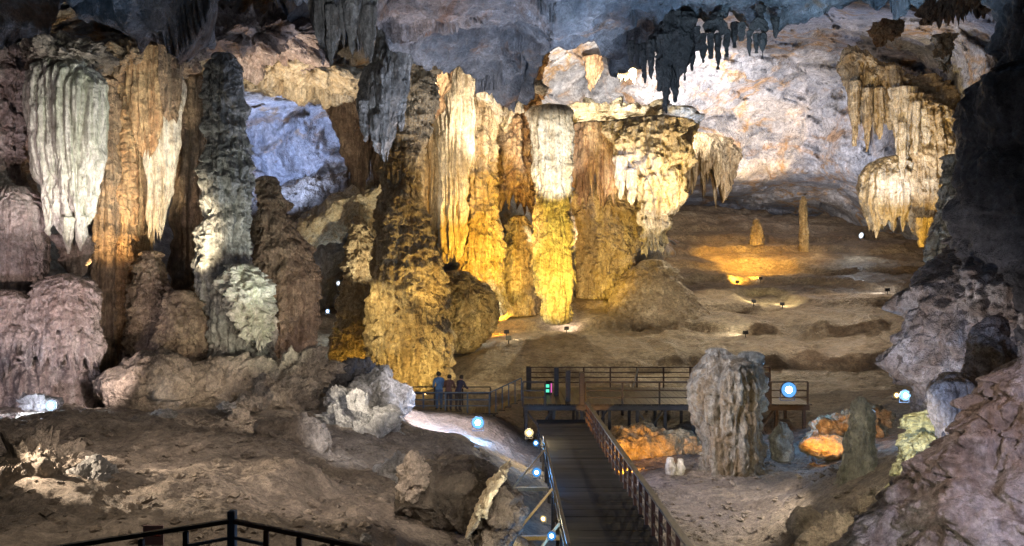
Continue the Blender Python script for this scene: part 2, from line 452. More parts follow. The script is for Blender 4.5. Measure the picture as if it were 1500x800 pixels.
def plank_variation(m, y0, w):
    N, L = m.node_tree.nodes, m.node_tree.links
    bs = N['Principled BSDF']; src = bs.inputs['Base Color'].links[0].from_socket
    tc = N.new('ShaderNodeTexCoord'); sx = N.new('ShaderNodeSeparateXYZ'); L.new(tc.outputs['Object'], sx.inputs[0])
    a = N.new('ShaderNodeMath'); a.operation = 'SUBTRACT'; a.inputs[1].default_value = y0; L.new(sx.outputs[1], a.inputs[0])
    b = N.new('ShaderNodeMath'); b.operation = 'DIVIDE'; b.inputs[1].default_value = w; L.new(a.outputs[0], b.inputs[0])
    c = N.new('ShaderNodeMath'); c.operation = 'FLOOR'; L.new(b.outputs[0], c.inputs[0])
    wn = N.new('ShaderNodeTexWhiteNoise'); wn.noise_dimensions = '1D'; L.new(c.outputs[0], wn.inputs['W'])
    mr = N.new('ShaderNodeMapRange'); mr.inputs[3].default_value = .35; mr.inputs[4].default_value = 1.9; L.new(wn.outputs['Value'], mr.inputs[0])
    vm = N.new('ShaderNodeVectorMath'); vm.operation = 'SCALE'; L.new(src, vm.inputs[0]); L.new(mr.outputs[0], vm.inputs['Scale'])
    L.new(vm.outputs[0], bs.inputs['Base Color'])
M['walkplank'] = plain('wet_walkway_plank', (.017, .016, .017), .78, 0, .55, 3, (.6, 9, 9)); plank_variation(M['walkplank'], -9.5 - .10, .20)
M['railwood'] = plain('worn_rail_timber', (.10, .085, .07), .5, 0, .4, 4, (4, 1, 4))
M['redwood'] = plain('reddish_timber', (.075, .036, .024), .6, 0, .4, 4, (6, 6, 1))
M['bluemetal'] = plain('blue_grey_painted_steel', (.09, .13, .19), .45, .3, .2, 8)
M['blackmetal'] = plain('black_lamp_housing', (.03, .03, .034), .4, .4, .2, 12)
M['palewood'] = plain('pale_timber', (.48, .36, .20), .6, 0, .25, 5, (8, 1, 8))

# ------------------------------------------------------------------ cave floor and terraces (one polar height field)
wp = []
def fp(px, py, d):
    p = W(px, py, d); wp.append((p.x, p.y, p.z))
for a in [(0, 612, 22), (90, 612, 22), (250, 607, 24), (400, 600, 25), (0, 800, 9), (200, 800, 9.5), (340, 800, 10), (500, 800, 11),
          (600, 800, 13), (350, 700, 15), (200, 680, 15), (450, 700, 17), (500, 630, 23), (560, 602, 28), (655, 640, 27), (600, 596, 31), (660, 604, 31.5), (715, 612, 31),
          (690, 660, 25), (600, 705, 19), (560, 765, 14), (660, 795, 14), (735, 790, 15.5), (735, 710, 21),
          (960, 780, 19.5), (1000, 700, 25), (1100, 720, 23), (1100, 790, 19.5), (1200, 690, 24.5), (1180, 662, 28), (900, 636, 33),
          (1000, 636, 32), (1080, 640, 31), (800, 640, 33), (700, 606, 35), (640, 607, 34), (1150, 595, 36), (1250, 600, 33),
          (1180, 765, 18.5), (1240, 720, 18.5), (1330, 650, 19), (1300, 760, 16), (1400, 640, 18),
          (800, 545, 42), (690, 545, 42), (1000, 538, 42), (1150, 540, 42), (1280, 560, 40), (700, 505, 50), (1000, 500, 50), (1200, 480, 50),
          (800, 452, 58), (950, 448, 58), (1100, 440, 60), (1300, 440, 56), (1100, 405, 70), (1300, 405, 64),
          (1000, 370, 74), (1100, 345, 82), (1200, 350, 82), (1330, 362, 74), (1010, 318, 90), (1100, 322, 92), (1250, 335, 92),
          (690, 446, 60), (600, 545, 44), (480, 535, 46), (480, 475, 56), (400, 520, 44), (1330, 505, 44), (1430, 590, 30),
          (-300, 620, 20), (150, 600, 30), (250, 560, 38), (1700, 700, 20), (1500, 440, 60), (900, 300, 100), (1300, 300, 100), (300, 430, 70), (600, 440, 70)]:
    fp(*a)
wp += [(2, 11, 1.1), (2, 15, .9), (2, 22, .8), (2, 29, .55), (0.4, 13, 1.6), (0.3, 20, 1.2), (0, 28, .9), (0, 2, 5.6), (-6, 3, 5.2), (6, 3, 4.6), (4.6, 13, .9), (6, 9, 2.2)]
wp = np.array(wp)
NA, NR = 1000, 900
pxs = np.linspace(-420, 1920, NA)
ds = 1.5 * (100 / 1.5) ** np.linspace(0, 1, NR) ** .80
cp = np.linspace(-420, 1920, 150); cd = 1.5 * (100 / 1.5) ** np.linspace(0, 1, 160) ** .80
gx = (cp[None] - 750) / S * cd[:, None]; gy = np.repeat(cd[:, None], 150, 1)
gz = tps(wp[:, :2], wp[:, 2], np.c_[gx.ravel(), gy.ravel()], .002).reshape(gx.shape)
Z = upsample(gz, NR, NA)
X = (pxs[None] - 750) / S * ds[:, None]; Y = np.repeat(ds[:, None], NA, 1)
P2 = np.stack([X.ravel(), Y.ravel(), np.zeros(X.size)], 1)


def sstep(x, a, b):
    t = np.clip((x - a) / (b - a), 0, 1); return t * t * (3 - 2 * t)


far = sstep(Y, 36, 41)
big = fbm(P2 / 7.0, 3, 11).reshape(X.shape)
med = fbm(P2 / 1.6, 5, 21, .55).reshape(X.shape)
rid = ridged(P2 / 2.6, 4, 31).reshape(X.shape)
walk = np.exp(-((X - 2) / 1.9) ** 2) * (1 - far)
left = sstep(-X, -.5, 2.0) * sstep(-Y, -27, -22)
soil = (.22 * big + .12 * med + .10 * rid) * (1 - .6 * walk) + left * (.20 * big + .10 * med + .08 * rid + .05 * ridged(P2 / .8, 3, 36).reshape(X.shape))
warp = fbm(P2 / np.array([13, 9, 1]), 3, 41).reshape(X.shape)
hh = 1.5
s = Z / hh + .55 * warp; fr = s - np.floor(s)
st = np.floor(s) + .93 * sstep(fr, .62, .80) + .07 * fr
ter = (st - .55 * warp) * hh
P3 = np.stack([X.ravel() / 6, Y.ravel() / 2.2, Z.ravel()], 1)
ripple = ridged(P3, 4, 51).reshape(X.shape)
ch = ridged(np.stack([X.ravel() / 3.5, Y.ravel() / 16, Z.ravel() / 4], 1), 4, 61).reshape(X.shape)
terz = .48 * Z + .52 * ter + .22 * ripple + .34 * ch + .08 * med
Zf = (Z + soil) * (1 - far) + terz * far
V = np.stack([X, Y, Zf], -1).reshape(-1, 3)
cut = int(np.searchsorted(ds, 37.5))
tag(mesh_np('cave_floor', V[:(cut + 1) * NA], grid_faces(cut + 1, NA), M['floor']), kind='structure')
tag(mesh_np('flowstone_terrace', V[cut * NA:], grid_faces(NR - cut, NA), M['terrace']), kind='structure')


def floor_z(x, y):
    px = x / y * S + 750
    c = int(np.clip(np.searchsorted(pxs, px), 0, NA - 1)); r = int(np.clip(np.searchsorted(ds, y), 0, NR - 1))
    return float(Zf[r, c])


# ------------------------------------------------------------------ far wall and vault
wc = np.array([(1000, 100, 80), (1250, 60, 70), (1400, 40, 60), (1440, 150, 60), (1350, 150, 72), (1100, 200, 90), (1200, 270, 90), (1050, 272, 92),
               (1300, 320, 84), (1000, 325, 106), (1100, 315, 106), (1200, 328, 104), (880, 120, 82), (800, 130, 78), (800, 190, 72), (900, 190, 76), (1000, 190, 86), (1300, 0, 52), (1200, -200, 42), (1000, -100, 56), (800, 0, 64),
               (600, 150, 58), (700, 130, 60), (740, 300, 64), (860, 380, 66), (960, 350, 70), (420, 160, 55), (440, 250, 57), (470, 320, 60), (470, 450, 62), (250, 300, 47),
               (200, 60, 39), (300, 20, 37), (400, 60, 42), (500, 60, 45), (380, 95, 43), (100, 100, 40), (0, 100, 34), (0, 400, 34), (100, 500, 34), (250, 450, 40), (400, 450, 46), (560, 300, 58),
               (-300, 200, 27), (-300, 600, 24), (-500, 300, 15), (1600, 200, 45), (1700, 400, 35), (1500, 450, 56), (1400, 350, 72), (300, -300, 30), (0, -300, 26), (700, -300, 45), (1500, -300, 35),
               (700, 560, 62), (300, 600, 40), (1100, 560, 106), (1500, 600, 50)], float)
NX, NY = 1050, 470
wx = np.linspace(-620, 1800, NX); wy = np.linspace(-420, 600, NY)
cx, cy = np.meshgrid(np.linspace(-620, 1800, 120), np.linspace(-420, 600, 80))
D = upsample(tps(wc[:, :2], wc[:, 2], np.c_[cx.ravel(), cy.ravel()], .001).reshape(cx.shape), NY, NX)
D = np.clip(D, 10, 120)
PX, PY = np.meshgrid(wx, wy)


def unproj(PX, PY, D):
    return np.stack([(PX - 750) / S * D, D, CZ - (PY - 400) / S * D], -1).reshape(-1, 3)


V0 = unproj(PX, PY, D)
f1, fac = voro(V0 / np.array([7.5, 7.5, 5.5]) + .12 * fbm(V0 / 4, 2, 3)[:, None], 7)
f2, fac2 = voro(V0 / 2.6 + .2 * fbm(V0 / 2, 2, 4)[:, None], 8)
facm = 1 + 1.3 * np.exp(-((PX.ravel() - 430) / 120) ** 2 - ((PY.ravel() - 190) / 90) ** 2)
disp = 3.2 * (.62 - f1) + 2.0 * fac + .7 * facm * fac2 + .9 * fbm(V0 / 5.5, 6, 9, .55) + .5 * facm * ridged(V0 / 2.6, 5, 19)
# dripstone hanging in bands on the left and middle part of the wall
bandm = (1 - sstep(PX.ravel(), 700, 800))
disp = disp - bandm * (.5 * ridged(V0 / np.array([1.3, 1.3, 9]), 3, 29))
Vw = unproj(PX, PY, D - disp.reshape(D.shape))
tag(mesh_np('cave_wall', Vw, grid_faces(NY, NX, flip=True), M['vault']), kind='structure')

# ------------------------------------------------------------------ near ceiling
lip = np.array([(-700, 95, 13), (0, 95, 13), (70, 96, 13), (140, 66, 13), (220, 40, 13.5), (290, 10, 14.5), (350, -15, 16), (480, -5, 17), (545, 35, 17.5), (575, 84, 17.5), (640, 100, 17.5), (700, 124, 17.5),
                (735, 138, 17.5), (762, 147, 17.5), (785, 128, 17.5), (815, 88, 17.5), (860, 72, 17.5), (900, 88, 17.5), (940, 80, 17.5), (1000, 52, 17.5), (1040, 46, 17.5), (1080, 40, 17.5),
                (1125, 40, 17.5), (1180, 26, 17.5), (1240, 14, 17.5), (1300, 0, 17.5), (1400, -45, 17.5), (2000, -70, 17.5)], float)
NC = 1100; cpx = np.linspace(-600, 1950, NC)
ly = np.interp(cpx, lip[:, 0], lip[:, 1]); lz = np.interp(cpx, lip[:, 0], lip[:, 2])
ld = (lz - CZ) * S / (400 - ly)
up = np.linspace(1, 0, 40)[:-1]; inn = np.linspace(0, 1, 330) ** .8
rows_d = [ld + 5.0 * u ** 1.3 for u in up] + [ld * (1 - t) + 1.2 * t for t in inn]
rows_z = [lz + 9.0 * (1 - (1 - u) ** 2) ** .8 for u in up] + [lz + 2.2 * t + 1.2 * np.sin(min(1, t * 6) * math.pi / 2) * .5 for t in inn]
CD = np.array(rows_d); CZZ = np.array(rows_z); NRc = len(CD)
CX = (cpx[None] - 750) / S * CD
V0 = np.stack([CX, CD, CZZ], -1).reshape(-1, 3)
f1, fac = voro(V0 / np.array([6, 6, 5.0]) + .15 * fbm(V0 / 4, 2, 73)[:, None], 71)
f2, fac2 = voro(V0 / 2.0 + .2 * fbm(V0 / 2, 2, 74)[:, None], 72)
V0[:, 0] += .5 * fbm(V0 / 2.5, 3, 83); V0[:, 1] += .9 * fbm(V0 / 3, 3, 84)
dz = .75 * fac + .25 * fac2 + 1.0 * fbm(V0 / 6, 6, 79, .55) + .45 * ridged(V0 / np.array([3.5, 1.8, 3]), 5, 80) - .3
nearfade = np.repeat(np.clip((CD - 1) / 8, .05, 1).reshape(-1, 1), 1, 1).ravel()
V0[:, 2] += dz * nearfade
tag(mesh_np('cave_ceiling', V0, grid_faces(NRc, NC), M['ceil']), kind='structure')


# ------------------------------------------------------------------ dripstone formations
def ring_mesh(prof, d, squash, rows, na, seed, flute, ffreq, lump, lscale, ledge, ledge_h, pop, pscale, fringe, tooth, hang, micro=1.0):
    """A dripstone body with the outline prof [(y, left, right)] (photo pixels at distance d)."""
    prof = np.array(sorted(prof), float)
    z = CZ - (prof[:, 0] - 400) / S * d; xc = ((prof[:, 1] + prof[:, 2]) / 2 - 750) / S * d
    rr = (prof[:, 2] - prof[:, 1]) / 2 / S * d
    t = np.linspace(0, 1, rows)
    tn = (z[0] - z) / (z[0] - z[-1])
    def sm(v):
        y = np.interp(t, tn, v); k = max(1, rows // 40)
        ker = np.ones(2 * k + 1) / (2 * k + 1)
        return np.convolve(np.pad(y, k, 'edge'), ker, 'valid')
    xcs, rs = sm(xc), sm(rr); zs = z[0] + (z[-1] - z[0]) * t
    th = np.linspace(0, 2 * math.pi, na, endpoint=False)
    C, Sn = np.cos(th)[None], np.sin(th)[None]
    Rm = rs.mean()
    zz = np.repeat(zs[:, None], na, 1)
    if hang and fringe:
        q = np.stack([C[0] * Rm / tooth, Sn[0] * Rm * squash / tooth, np.zeros(na)], 1)
        tt = ridged(q, 2, seed + 5); tt = (tt - tt.min()) / (np.ptp(tt) + 1e-6)
        zb = z[-1] + fringe * (1 - tt) ** .6
        zz = z[0] + (zb[None] - z[0]) * t[:, None]
    bx = xcs[:, None] + rs[:, None] * C; by = d + rs[:, None] * Sn * squash
    P = np.stack([bx, by + 0 * zz, zz], -1).reshape(-1, 3)
    r2 = np.repeat(rs[:, None], na, 1)
    dp = np.zeros(rows * na)
    if flute:
        w = .22 * fbm(P / 2.2, 2, seed + 1)
        ff = ffreq * 1.7
        q = np.stack([P[:, 0] * ff + w, P[:, 1] * ff + w, P[:, 2] * .03 * ff], 1)
        n1_ = np.abs(perlin(q, seed + 2)); n2_ = np.abs(perlin(q * 2.1 + 5, seed + 12))
        dp += flute * .95 * (1.5 * np.sqrt(n1_ + .01) + .6 * np.sqrt(n2_ + .01) - 1.0)
    if lump: dp += lump * fbm(P / lscale, 4, seed + 3, .55)
    if ledge:
        s = zz.ravel() / ledge_h + (.55 if ledge_h > 1.5 else 1.2) * fbm(P / (2.0 * ledge_h), 3, seed + 6) + .55 * fbm(P / (.55 * ledge_h), 2, seed + 16)
        f = s - np.floor(s)
        dp += ledge * ((1 - f) ** .8 * sstep(f, 0, .16) - .45)
    if pop:
        v, qz = voro(P / np.array([pscale, pscale, pscale * 1.5]) + .3 * fbm(P / pscale, 2, seed + 8)[:, None], seed + 7, True)
        dp += pop * (.55 - v - .75 * qz)
    ms = max(.22, d * .0085)
    dp += .26 * micro * ms * ridged(P / np.array([ms, ms, ms * (5.0 if flute >= .14 else 1.8)]), 3, seed + 21, .6)
    dp = dp.reshape(rows, na)
    lim = np.minimum(1, r2 / (.35 * Rm + 1e-6))
    dp = dp * lim
    nx = C; ny = Sn
    PX_ = bx + dp * nx; PY_ = by + dp * ny
    V = np.stack([PX_, PY_, zz], -1)
    # caps
    def cap(row, rc, up):
        out = []
        c = row.mean(0)
        for k in (.75, .45, .15, .02):
            r_ = c + (row - c) * k; r_ = r_.copy(); r_[:, 2] = row[:, 2] + up * rc * math.sqrt(1 - k * k) * .8
            r_[:, 2] = r_[:, 2] * (k) + r_[:, 2].mean() * (1 - k)
            out.append(r_)
        return out
    top = cap(V[0], rs[0], .5 if not hang else .15)[::-1]
    bot = cap(V[-1], rs[-1], -.4 if not hang else .8)
    A = np.concatenate([np.array(top), V, np.array(bot)], 0)
    return A.reshape(-1, 3), grid_faces(A.shape[0], na, wrap=True)


def formation(name, label, cat, prof, d, mat, squash=.85, seed=1, flute=0.0, ffreq=2.0, lump=.25, lscale=1.5, ledge=0.0, ledge_h=.8,
              pop=0.0, pscale=.45, fringe=0.0, tooth=.5, hang=False, group=None, parent=None, extra=None, micro=1.0):
    prof = sorted(prof)
    hp = prof[-1][0] - prof[0][0]; wpx = max(p[2] - p[1] for p in prof)
    rows = int(np.clip(hp * .95, 20, 420)); na = int(np.clip(wpx * 2.6, 28, 460))
    V, F = ring_mesh(prof, d, squash, rows, na, seed, flute, ffreq, lump, lscale, ledge, ledge_h, pop, pscale, fringe, tooth, hang, micro)
    if extra:
        for (px, y0, y1, w, dd) in extra:
            v, f = ring_mesh([(y0, px - w / 2, px + w / 2), (y0 * .5 + y1 * .5, px - w * .34, px + w * .34), (y0 * .2 + y1 * .8, px - w * .18, px + w * .18), (y1, px - .8, px + .8)],
                             d + dd, .9, int(np.clip((y1 - y0) * .9, 12, 90)), int(np.clip(w * 3, 12, 60)), seed + int(px), flute * .5 + .02, 3, .05, .6, 0, 1, 0, 1, 0, 1, False)
            F = np.concatenate([F, f + len(V)]); V = np.concatenate([V, v])
    o = mesh_np(name, V, F, mat, parent)
    if label: tag(o, label, cat, group)
    return o


def blob(name, label, cat, px, py, d, w, h, mat, depth=None, rot=0.0, seed=1, rough=.25, facet=.25, fs=None, n=120, sharp=1.0, group=None, yaw=0.0, parent=None):
    """A boulder: w x h photo pixels at distance d, turned by rot (radians, in the picture plane)."""
    a, c = w / 2 / S * d, h / 2 / S * d
    b = (depth / 2) if depth else (a + c) / 2
    nr = n // 2
    ph = np.linspace(0.001, math.pi - .001, nr)[:, None]; th = np.linspace(0, 2 * math.pi, n, endpoint=False)[None]
    U = np.stack([np.sin(ph) * np.cos(th), np.sin(ph) * np.sin(th), np.cos(ph) + 0 * th], -1).reshape(-1, 3)
    if sharp != 1.0: U = np.sign(U) * np.abs(U) ** sharp
    P = U * np.array([a, b, c]); sz = (a * b * c) ** (1 / 3)
    fs = fs or sz * .9
    off = np.array([seed * 13.1, seed * 7.7, seed * 3.3])
    v, fc = voro((P + off) / fs, seed)
    v2, fc2 = voro((P + off) / (fs * .4), seed + 9)
    dp = sz * (facet * fc + facet * .35 * fc2 + rough * fbm((P + off) / (sz * .8), 6, seed, .58))
    P = P + U * dp[:, None]
    m = np.array(Matrix.Rotation(yaw, 3, 'Z') @ Matrix.Rotation(rot, 3, 'Y'))
    P = P @ m.T + np.array(W(px, py, d))
    o = mesh_np(name, P, grid_faces(nr, n, wrap=True, flip=False), mat, parent)
    if label: tag(o, label, cat, group)
    return o


F_ = formation
# ---- left group
F_('flowstone_column', 'dark reddish lumpy column at the left edge beside the broad hanging drapery', 'column', [(80, -60, 40), (150, -60, 42), (250, -60, 40), (300, -60, 36)], 29.5, M['pink'], seed=2, lump=.5, lscale=1.2, flute=.2, ffreq=1.5, pop=.2)
F_('flowstone_column', 'salmon pink fluted column stump at the left edge below the reddish column', 'column', [(284, -10, 50), (300, -30, 62), (350, -30, 66), (400, -30, 62), (440, -20, 50)], 28, M['pink'], seed=3, lump=.15, flute=.14, ffreq=1.8, ledge=.12, ledge_h=.7)
F_('hanging_drapery', 'broad pale green ribbed stone drapery hanging by the left edge', 'stalactite', [(90, 70, 116), (97, 58, 128), (108, 50, 140), (130, 44, 152), (170, 42, 155), (230, 48, 152), (280, 56, 143), (310, 68, 136), (335, 84, 130), (356, 92, 124)], 28, M['green'], seed=4, lump=.08, flute=.26, ffreq=1.7, fringe=1.1, tooth=.55, hang=True, squash=.6,
   extra=[(72, 290, 345, 18, -.4), (100, 320, 372, 18, -.5), (118, 318, 368, 16, -.3)])
F_('stalactite_cluster', 'small brown stubby stalactites under the broad green drapery', 'stalactite', [(345, 84, 132), (370, 88, 130), (395, 96, 124), (412, 104, 118)], 28.6, M['pink'], seed=5, lump=.25, lscale=.6, flute=.1, ffreq=2, fringe=.5, tooth=.4, hang=True)
mloc = W(60, 610, 26.5)
mas = thing('flowstone_massif', 'tiered mauve flowstone massif standing left above the bright floor lamp', 'flowstone', mloc)
for k, (pf_, dd, fr_, fl_, sd) in enumerate([
        ([(402, 92, 114), (414, 66, 132), (436, 52, 140), (462, 44, 144), (484, 46, 142), (500, 52, 138)], 26.2, .6, .13, 6),
        ([(428, -40, 30), (440, -60, 46), (470, -60, 58), (500, -60, 60), (520, -60, 52)], 26.0, .7, .15, 206),
        ([(478, -60, 120), (492, -60, 142), (510, -60, 146), (535, -60, 148), (556, -60, 146)], 26.4, 1.3, .17, 207),
        ([(530, -60, 120), (545, -60, 140), (570, -60, 146), (600, -60, 150), (630, -60, 152)], 26.9, 0, .2, 208)]):
    o = F_('tier', None, None, pf_, dd, M['pink'], seed=sd, squash=.5 if k else .8, lump=.22, lscale=1.1, flute=fl_, ffreq=2.0, ledge=.12, ledge_h=.55, fringe=fr_, tooth=.4, hang=fr_ > 0)
    o.parent = mas; o.matrix_parent_inverse = Matrix.Translation(-mloc)
F_('flowstone_column', 'slim dark purple column between the green drapery and the golden one', 'column', [(120, 136, 172), (200, 140, 172), (300, 142, 170), (420, 136, 168), (560, 128, 172)], 31.5, M['brown'], seed=7, flute=.16, ffreq=2, lump=.2)
F_('flowstone_column', 'golden brown ribbed column left of the bright cream drapery', 'column', [(80, 160, 200), (150, 168, 196), (250, 164, 190), (330, 168, 194), (380, 160, 196), (440, 164, 196), (520, 156, 186), (560, 150, 190)], 32, M['rust'], seed=8, flute=.22, ffreq=1.6, lump=.16, lscale=.9, ledge=.12, ledge_h=1.2)
F_('flowstone_column', 'rust brown ribbed column right behind the golden brown one', 'column', [(100, 186, 222), (200, 188, 216), (300, 186, 216), (372, 190, 214), (420, 196, 222), (540, 190, 240)], 33, M['rust'], seed=9, flute=.25, ffreq=1.6, lump=.15)
F_('hanging_drapery', 'bright cream glowing drapery with long straight ribs left of the tall dark column', 'stalactite', [(50, 216, 272), (84, 218, 268), (140, 214, 268), (180, 212, 266), (240, 212, 262), (300, 214, 254), (345, 216, 242), (378, 220, 236)], 32.5, M['pale'], seed=10, flute=.22, ffreq=1.9, lump=.08, fringe=2.6, tooth=.5, hang=True, squash=.55)
F_('hanging_drapery', 'shorter dark brown drapery overlapping the bright cream one on its left', 'stalactite', [(70, 190, 240), (110, 192, 236), (150, 192, 238), (190, 194, 236), (222, 202, 230), (236, 210, 222)], 31.3, M['rust'], seed=11, flute=.16, ffreq=2.2, lump=.08, fringe=.9, tooth=.4, hang=True, squash=.6)
F_('stalactite', 'narrow grey brown stalactite hanging highest above the bright cream drapery', 'stalactite', [(40, 232, 272), (78, 236, 266), (120, 236, 264), (160, 240, 262), (182, 246, 256)], 31, M['brown'], seed=12, flute=.12, ffreq=2.4, lump=.06, fringe=.5, tooth=.35, hang=True)
F_('flowstone_column', 'tall dark grey knobbly column rising alone from floor to roof on the left', 'column', [(84, 316, 340), (92, 308, 350), (110, 304, 354), (150, 304, 356), (185, 300, 358), (200, 308, 354), (230, 298, 366), (270, 296, 370), (300, 304, 362), (330, 296, 358), (380, 288, 362), (420, 290, 380), (460, 296, 396), (500, 300, 398), (560, 290, 404)], 30, M['grey'], seed=13, lump=.22, lscale=.9, flute=.20, ffreq=1.6, ledge=.12, ledge_h=.8, pop=.10, pscale=.4)
F_('flowstone_boss', 'pale green knobbly flowstone boss at the foot of the tall dark column', 'flowstone', [(388, 336, 366), (400, 330, 382), (430, 328, 394), (470, 340, 398), (500, 356, 396), (520, 366, 390)], 28.6, M['green'], seed=14, lump=.25, lscale=.6, pop=.35, pscale=.4, ledge=.15, ledge_h=.5, fringe=.9, tooth=.5, hang=True)
F_('flowstone_column', 'thick brown shaggy column right of the tall dark one ending in drips', 'column', [(262, 384, 404), (300, 376, 416), (340, 378, 432), (360, 378, 450), (400, 376, 462), (440, 380, 464), (480, 384, 458), (530, 382, 460), (580, 370, 470)], 34, M['brown'], seed=15, lump=.25, lscale=.9, flute=.2, ffreq=1.6, pop=.28, pscale=.45, ledge=.25, ledge_h=2.2)
F_('flowstone_column', 'squat shadowy brown column between golden column and tall dark column', 'column', [(372, 206, 232), (400, 196, 240), (450, 190, 250), (500, 186, 250), (560, 180, 256)], 30.5, M['brown'], seed=16, lump=.25, lscale=.7, pop=.25, ledge=.1)
F_('flowstone_boss', 'rounded low brown stalagmite boss left of the tall dark column foot', 'stalagmite', [(430, 250, 276), (450, 238, 292), (490, 234, 300), (520, 232, 300), (570, 224, 308)], 29, M['brown'], seed=17, lump=.25, lscale=.7, pop=.2, ledge=.14)
blob('boulder', 'wide smooth domed boulder under the left columns', 'rock', 225, 566, 26, 150, 92, M['rockbrown'], depth=3.2, seed=18, rough=.16, facet=.12, n=220)
blob('boulder', 'long shadowed rock shelf right of the domed boulder', 'rock', 345, 566, 27.5, 190, 74, M['rockbrown'], depth=3.0, seed=19, rough=.2, facet=.25, n=220)
# ---- rock band under the roof, left
blob('rock_ledge', 'cream and brown rock ledge under the roof above the bright draperies', 'rock', 210, 92, 35, 190, 46, M['cream'], depth=4, rot=-.05, seed=20, rough=.35, facet=.4, n=220)
blob('rock_ledge', 'pink brown broken rock ledge at the top left of the long stalactites', 'rock', 370, 62, 36, 200, 54, M['pink'], depth=5, rot=-.12, seed=21, rough=.4, facet=.45, n=220)
blob('rock_ledge', 'pale blue grey rock shelf jutting above the blue lit wall', 'rock', 450, 112, 40, 190, 42, M['cream'], depth=6, rot=.10, seed=22, rough=.3, facet=.35, n=220)
F_('stalactite_cluster', 'dark brown stalactites hanging from the roof gap at upper left', 'stalactite', [(-20, 180, 232), (20, 184, 228), (50, 188, 216), (74, 194, 206)], 32, M['rust'], seed=23, flute=.18, ffreq=2, lump=.15, fringe=1.2, tooth=.5, hang=True)
F_('stalactite_cluster', 'brown stubby stalactites hanging before the blue roof pocket', 'stalactite', [(18, 252, 298), (40, 254, 296), (60, 258, 292), (78, 264, 282)], 34, M['rust'], seed=24, flute=.15, ffreq=2, lump=.2, fringe=1.0, tooth=.45, hang=True)
# ---- centre
blob('rock_slab', 'pale slanting limestone slab rising right towards the fat central column', 'rock', 496, 314, 50, 220, 44, M['cream'], depth=5, rot=-.55, seed=25, rough=.16, facet=.22, n=240)
blob('rock_slab', 'dark brown overhanging rock block behind the slanting slab', 'rock', 452, 312, 54, 170, 90, M['rockbrown'], depth=6, rot=-.4, seed=26, rough=.2, facet=.3, n=200)
F_('stalactite_cluster', 'dark brown ragged curtain left of the fat column below the grey stalactite', 'stalactite', [(130, 478, 560), (180, 486, 566), (230, 500, 566), (270, 520, 560), (288, 534, 552)], 46, M['brown'], seed=27, flute=.4, ffreq=1.2, lump=.3, fringe=4, tooth=.8, hang=True)
F_('stalactite_cluster', 'yellow and dark stalactites behind the slanting slab by the fat column', 'stalactite', [(286, 500, 562), (320, 498, 560), (350, 504, 556), (372, 512, 548)], 52.5, M['tan'], seed=28, flute=.3, ffreq=1.2, fringe=2.5, tooth=.7, hang=True)
F_('stalagmite', 'golden glowing stalagmite behind the fat column on its left', 'stalagmite', [(318, 520, 530), (340, 512, 540), (380, 508, 544), (420, 502, 546), (460, 496, 548), (500, 488, 550), (535, 484, 552), (560, 480, 556)], 47, M['tan'], seed=29, lump=.3, lscale=.9, ledge=.22, ledge_h=.6, pop=.2, pscale=.5)
F_('flowstone_column', 'fat olive yellow column in the middle, swelling towards its foot behind the visitors', 'column', [(90, 556, 640), (140, 566, 640), (190, 566, 626), (230, 562, 614), (280, 560, 612), (320, 556, 622), (360, 552, 634), (400, 546, 644), (440, 543, 652), (480, 541, 660), (520, 544, 662), (545, 556, 656), (575, 560, 652)], 40, M['tan'], seed=30, lump=.3, lscale=1.2, ledge=.16, ledge_h=1.1, pop=.20, pscale=.5, flute=.22, ffreq=1.3)
F_('stalactite_cluster', 'blue grey feathered stalactite cluster hanging in front of the fat column', 'stalactite', [(20, 556, 600), (66, 556, 598), (84, 552, 600), (120, 544, 600), (150, 530, 596), (180, 526, 590), (205, 540, 578), (236, 556, 570)], 33, M['grey'], seed=31, flute=.2, ffreq=2.0, lump=.15, fringe=2.6, tooth=.55, hang=True,
   extra=[(536, 150, 208, 24, -.5), (563, 150, 238, 20, -.6), (588, 120, 192, 18, -.2), (550, 170, 222, 14, -.8)])
F_('stalactite_cluster', 'big dark grey stalactite curtain at the top edge with long points', 'stalactite', [(-60, 440, 556), (0, 452, 554), (40, 458, 550), (70, 470, 548), (92, 482, 544)], 25, M['grey'], seed=32, flute=.2, ffreq=2.0, lump=.1, fringe=2.2, tooth=.5, hang=True, squash=.6,
   extra=[(486, 10, 96, 16, -.6), (542, 10, 92, 16, -.5), (516, 0, 80, 22, -.8), (468, 0, 66, 14, -.4)])
F_('flowstone_curtain', 'straight ribbed cream curtain beside the fat column', 'flowstone', [(40, 640, 700), (100, 640, 694), (160, 640, 690), (220, 642, 688), (280, 644, 684), (330, 644, 684), (370, 648, 680), (388, 654, 674)], 50, M['cream'], seed=33, flute=.6, ffreq=1.5, lump=.1, fringe=1.2, tooth=.5, hang=True, squash=.7)
F_('flowstone_curtain', 'narrow shaded curtain of thin ribs between the fat column and the cream curtain', 'flowstone', [(40, 596, 656), (100, 596, 652), (170, 600, 650), (240, 606, 650), (300, 606, 648), (350, 608, 650), (384, 616, 648)], 51, M['tan'], seed=133, flute=.6, ffreq=1.2, lump=.1, fringe=2.5, tooth=.5, hang=True, squash=.7)
F_('stalactite_cluster', 'brown stalactites clinging to the roof right above the cream curtain', 'stalactite', [(100, 604, 660), (130, 612, 656), (165, 620, 650), (186, 630, 642)], 47, M['rust'], seed=34, flute=.3, ffreq=1.2, lump=.3, fringe=2.4, tooth=.7, hang=True)
